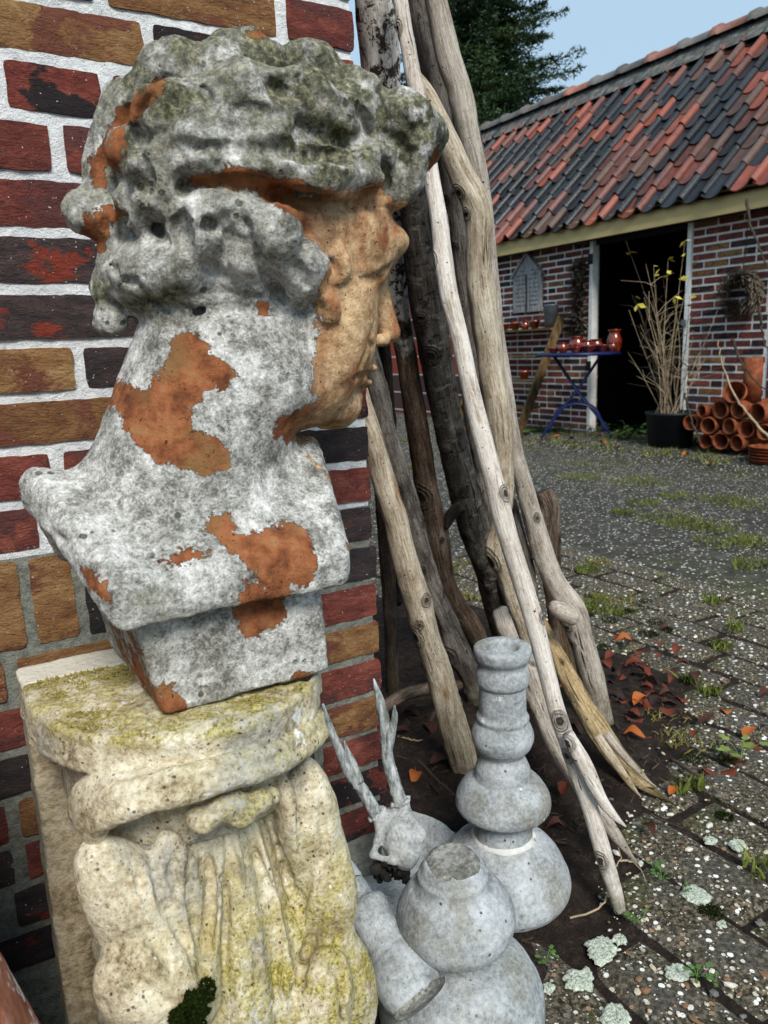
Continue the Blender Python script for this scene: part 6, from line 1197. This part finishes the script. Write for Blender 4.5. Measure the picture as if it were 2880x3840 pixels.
for w in range(36):
    z = 1.2+w*.29; Lb = .30*(12.4-z)*rs.uniform(.88, 1.05)
    if Lb < .1: continue
    for k in range(9):
        a = k/9*6.28+w*.7+rs.uniform(-.25, .25); L_ = Lb*rs.uniform(.7, 1.08); dr = V(math.cos(a), math.sin(a), 0); P_ = np.array([TRc+V(0, 0, z)+dr*L_*t+V(0, 0, L_*(-.24*t+.26*t*t)) for t in np.linspace(0, 1, 7)])
        lm.tube(P_, np.linspace(.022, .004, 7), 4, False); sd = V(-dr[1], dr[0], 0)
        nt_ = int(14+L_*12)
        for t in np.linspace(.16, 1, nt_):
            p = TRc+V(0, 0, z)+dr*L_*t+V(0, 0, L_*(-.24*t+.26*t*t))
            for s_ in (-1, 1):
                tl = L_*(.36*(1-t)+.07)*rs.uniform(.6, 1.15); td = (sd*s_*.85+dr*.55+V(0, 0, rs.uniform(-.35, .12))); td /= np.linalg.norm(td)
                m_ = max(3, int(tl/.055)); c_ = p+td*np.linspace(.0, 1, m_)[:, None]*tl
                for q_ in c_:
                    for _ in range(2):
                        d_ = td*.8+rs.normal(size=3)*.55+V(0, 0, .15); d_ /= np.linalg.norm(d_); s2 = np.cross(d_, rs.normal(size=3)); s2 /= np.linalg.norm(s2)+1e-9; ln_ = rs.uniform(.06, .12); wd = ln_*.16
                        vs += [q_-s2*wd, q_+s2*wd, q_+d_*ln_]; fs.append((nv, nv+1, nv+2)); nv += 3
o = obj('foliage', np.array(vs), np.array(fs), M_ndl, None, False); keep_world(o, spr); lo_ = lm.build('limbs', M_trk); lo_['kind'] = 'stuff'; keep_world(lo_, spr)
# hedge closing the yard far behind the wall corner
hd = tag(empty('hedge', (-1, 15.5, 0)), 'dark green hedge closing the yard far behind the branches', 'hedge'); rs = np.random.RandomState(41); n_ = 26000
P_ = np.stack([rs.uniform(-9, 8.5, n_), 15.5+rs.normal(size=n_)*.35, rs.rand(n_)**.8*2.3], -1); D_ = rs.normal(size=(n_, 3)); D_ /= np.linalg.norm(D_, axis=1)[:, None]; S_ = np.cross(D_, rs.normal(size=(n_, 3))); S_ /= np.linalg.norm(S_, axis=1)[:, None]
v = np.stack([P_-S_*.05, P_+S_*.05, P_+D_*.16], 1).reshape(-1, 3); keep_world(obj('foliage', v, np.arange(n_*3).reshape(-1, 3), M_ndl, None, False), hd); keep_world(MB().box((-9, 15.4, 0), (8.5, 15.7, 2.0)).build('inner_growth', plain('hedge_core', srgb(14, 20, 10), 1, .3, 3, 0)), hd)

# ================================================================== litter, twigs and seedlings near the lens
M_lf = [plain(n_, c_, .6, .3, 60, .0008) for n_, c_ in (('leaf_rust', srgb(104, 46, 26)), ('leaf_brown', srgb(70, 38, 26)), ('leaf_orange', srgb(170, 92, 38)), ('leaf_dark', srgb(46, 29, 22)))]
def leaf_mesh(seed, mat):
    rs = np.random.RandomState(seed); n = 9; v = []; f = []; cu = rs.uniform(.4, 1.6); tw = rs.uniform(-.8, .8)
    for i_ in range(n):
        t = i_/(n-1); w = .27*math.sin(math.pi*t**.8)**.85*(1+.10*rs.uniform(-1, 1))+.004
        for s_ in (-1, -.5, 0, .5, 1): v.append((t-.5, s_*w, cu*(s_*w)**2*2.6+.16*cu*math.sin(math.pi*t)+tw*s_*w*(t-.5)+rs.uniform(-.018, .018)))
    for i_ in range(n-1):
        for k in range(4): f.append((i_*5+k, i_*5+k+1, i_*5+6+k, i_*5+5+k))
    b = MB(); b.add(v, f); b.tube([(.48, 0, .02), (.62, 0, .05), (.72, .03, .05)], .012, 4); return mesh_from('fallen_leaf', b.v, b.f, mat)
LM = [[leaf_mesh(s_+10*k, m_) for s_ in range(4)] for k, m_ in enumerate(M_lf)]
def leaf_at(p, size, col, lb, grp=None):
    o = inst('fallen_leaf', LM[col][rnd.randrange(4)], None, p, (rnd.uniform(-.3, .3)+rnd.choice((0, 0, math.pi)), rnd.uniform(-.25, .25), rnd.uniform(0, 6.28)), (size, size, size)); tag(o, lb, 'leaf', grp); return o
for px, py, s_, c_, lb in ((1345, 1387, .055, 2, 'bright orange fallen leaf alone on the mossy pavers'), (1553, 1658, .075, 0, 'large rust red fallen leaf lying flat on the pavers'), (1370, 1592, .05, 2, 'pale orange leaf beside the splintered golden branch'), (887, 1470, .075, 0, 'rust leaf propped behind the tan branch'), (895, 1680, .045, 2, 'orange brown leaf on the soil between antlers and tan branch'), (1525, 1560, .05, 1, 'curled brown leaf near the green sprig'), (1400, 1795, .035, 1, 'small dry leaf at the soil edge by the twig'), (1330, 1650, .04, 0, 'rust leaf under the golden branch')):
    p = onZ(px, py, .012); leaf_at((p[0], p[1], .014), s_, c_, lb)
rs = np.random.RandomState(61)
for i_ in range(52):
    px, py = 1390+rs.normal()*55, 1480+rs.normal()*42; p = onZ(px, py, .01); leaf_at((p[0], p[1], .012+rs.rand()*.02), rs.uniform(.028, .055), rs.choice(4, p=(.35, .3, .03, .32)), 'rust brown fallen leaf in the heap beside the branch feet', 'leaves heaped by the branches')
for i_ in range(46):
    px, py = rs.uniform(840, 1300), rs.uniform(1440, 1800); p = onZ(px, py, .01); leaf_at((p[0], p[1], .012+rs.rand()*.012), rs.uniform(.03, .06), rs.choice(4, p=(.2, .35, .08, .37)), 'dry brown leaf lying on the dark soil under the branches', 'leaves on the soil')
for i_ in range(12):
    px, py = rs.uniform(1430, 1659), rs.uniform(1500, 1720); p = onZ(px, py, .005); leaf_at((p[0], p[1], .008), rs.uniform(.025, .045), rs.choice(4), 'small brown leaf scattered over the pavers', 'leaves on the pavers')
# leaves and litter at the shed foot
for i_ in range(26):
    leaf_at((rs.uniform(4.7, 5.3), rs.uniform(3.4, 6.6), .06), rs.uniform(.05, .09), rs.choice(4, p=(.4, .3, .2, .1)), 'rusty leaf on the earth strip at the shed foot', 'leaves at the shed foot')
# soil crumbs, chips and short twigs
b = MB()
for i_ in range(1500):
    x, y = rs.uniform(.35, 1.6), rs.uniform(.75, 2.2)
    if poly_sd(np.array([x]), np.array([y]), SOIL)[0] < -.01: continue
    L_ = rs.uniform(.006, .03); a = rs.rand()*6.28; d_ = V(math.cos(a), math.sin(a), rs.uniform(-.15, .25))*L_; p = V(x, y, .008+rs.rand()*.012); w = rs.uniform(.0008, .003); b.beam(p, p+d_, w, w*.7)
tag(b.build('bark_litter', W_brn if False else plain('litter', srgb(74, 60, 48), .95, .5, 30, 0)), 'dark wood chips and crumbs strewn over the soil', 'litter', kind='stuff')
for i_, (pts, w, lb) in enumerate((([(1230, 1985), (1290, 1965), (1312, 1930), (1322, 1880), (1342, 1852), (1322, 1805)], 5, 'pale curved twig looping beside the algae green branch foot'), ([(1338, 1858), (1365, 1862), (1385, 1880), (1395, 1905)], 4, 'thin tan twig forking off across the paver edge'), ([(900, 1640), (950, 1690), (985, 1720)], 9, 'short grey twig on the soil behind the antlers'), ([(985, 1480), (930, 1560), (945, 1610)], 14, 'dark crooked root piece beside the tan branch'), ([(860, 1590), (900, 1600), (930, 1596)], 5, 'thin white twig on dark soil'), ([(1405, 1760), (1440, 1775), (1475, 1790)], 5, 'short brown stick beside the splinters'), ([(1060, 1990), (1078, 1968), (1082, 1940)], 4, 'bent little twig by the tall baluster base'), ([(1160, 1945), (1175, 1958), (1190, 1972)], 9, 'curled bark strip near the tall baluster base'), ([(1450, 1640), (1500, 1672), (1545, 1690)], 8, 'flat brown stick by the rust red leaf'))):
    P_ = np.array([np.r_[onZ(x, y, .014), 0] for x, y in pts])[:, :3]; Q_ = smooth_path(P_, 20); r_ = w/2/1680*depth(Q_[0]); tag(MB().tube(Q_+np.random.RandomState(i_).normal(size=Q_.shape)*.0008, np.linspace(r_, r_*.5, 20), 7).build('twig', M_stm if i_ in (0, 1, 4) else M_stb, None, True), lb, 'twig')
# small plants
M_sdl = plain('seedling_leaf', srgb(78, 112, 50), .55, .25, 60, 0)
def seedling(px, py, sc, lb, seed, n=9, mat=M_sdl, z=.006):
    c0 = onZ(px, py, z); rs = np.random.RandomState(seed); root = tag(empty('seedling', c0), lb, 'seedling'); 
    for k in range(n):
        a = rs.rand()*6.28; d_ = V(math.cos(a), math.sin(a), rs.uniform(.5, 1.2)); t_ = c0+d_*sc*rs.uniform(.3, .8); st = MB().tube([c0, (c0+t_)/2+V(0, 0, .1*sc), t_], .0006, 4, False); lv = MB(); dd = V(math.cos(a), math.sin(a), .15); s_ = np.cross(dd, V(0, 0, 1)); W_, L_ = sc*rs.uniform(.22, .34), sc*rs.uniform(.4, .6)
        lv.add([t_, t_+dd*L_*.3+s_*W_*.8, t_+dd*L_*.55+s_*W_*.45, t_+dd*L_*.75+s_*W_*.7, t_+dd*L_, t_+dd*L_*.75-s_*W_*.7, t_+dd*L_*.55-s_*W_*.45, t_+dd*L_*.3-s_*W_*.8], [(0, 1, 2), (2, 3, 4), (0, 2, 4, 6), (4, 5, 6), (6, 7, 0)]); keep_world(st.build('stalk', mat), root); keep_world(lv.build('leaf', mat), root)
seedling(1120, 1998, .030, 'bright green seedling growing between the two balusters', 1); seedling(1375, 1985, .016, 'clover like seedlings at the paver crossing below the twig', 2, 10); seedling(1415, 1880, .016, 'tiny leafy sprig beside the tan twig', 3, 8); seedling(1505, 2110, .019, 'small grey green weed in the paver joint', 4, 7); seedling(1545, 2125, .014, 'tiny weed further along the paver joint', 5, 5)
seedling(1180, 2075, .016, 'little weed by the broken baluster base', 6, 6); seedling(1480, 1925, .012, 'tiny sprig in the second paver joint', 7, 5); seedling(1430, 1900, .014, 'pale sprig at the end of the tan twig', 9, 6)
seedling(1600, 1640, .045, 'light green sprig with long leaves next to the rust red leaf', 8, 9, plain('sprig_leaf', srgb(112, 128, 60), .6, .25, 30, 0))
gp2 = [((*onZ(x, y)[:2], .0), r) for x, y, r in ((1470, 1710, .015), (1530, 1500, .03), (1490, 1470, .03), (1560, 1400, .03), (1590, 1360, .03), (1300, 1300, .03), (1640, 1880, .03), (1500, 1700, .02), (1600, 1230, .05), (1540, 1300, .04))]
strand_field('grass_tuft', gp2, 320, .03, M_gr, 13, 'thin grass tufts between the near pavers', .5)
strand_field('soil_grass', [((*onZ(x, y)[:2], .004), .04) for x, y in ((1450, 1600), (1480, 1560), (1500, 1620), (1420, 1560))], 110, .018, M_grd, 15, 'dry grass bits by the leaf heap', .9)
# moss covered stone in the lower left corner
f = Field((-.02, .60, -.02), (.10, .80, .26), .004); f.ell((.035, .72, .09), (.05, .06, .10), .01); f.noise(.012, 20, 3, 4, .03)
v_, f_ = f.net(); o = obj('mossy_stone', v_, f_, plain('mossy', srgb(78, 74, 42), .95, .5, 40, .004)); tag(o, 'olive mossy stone in the dark corner left of the pedestal foot', 'stone')
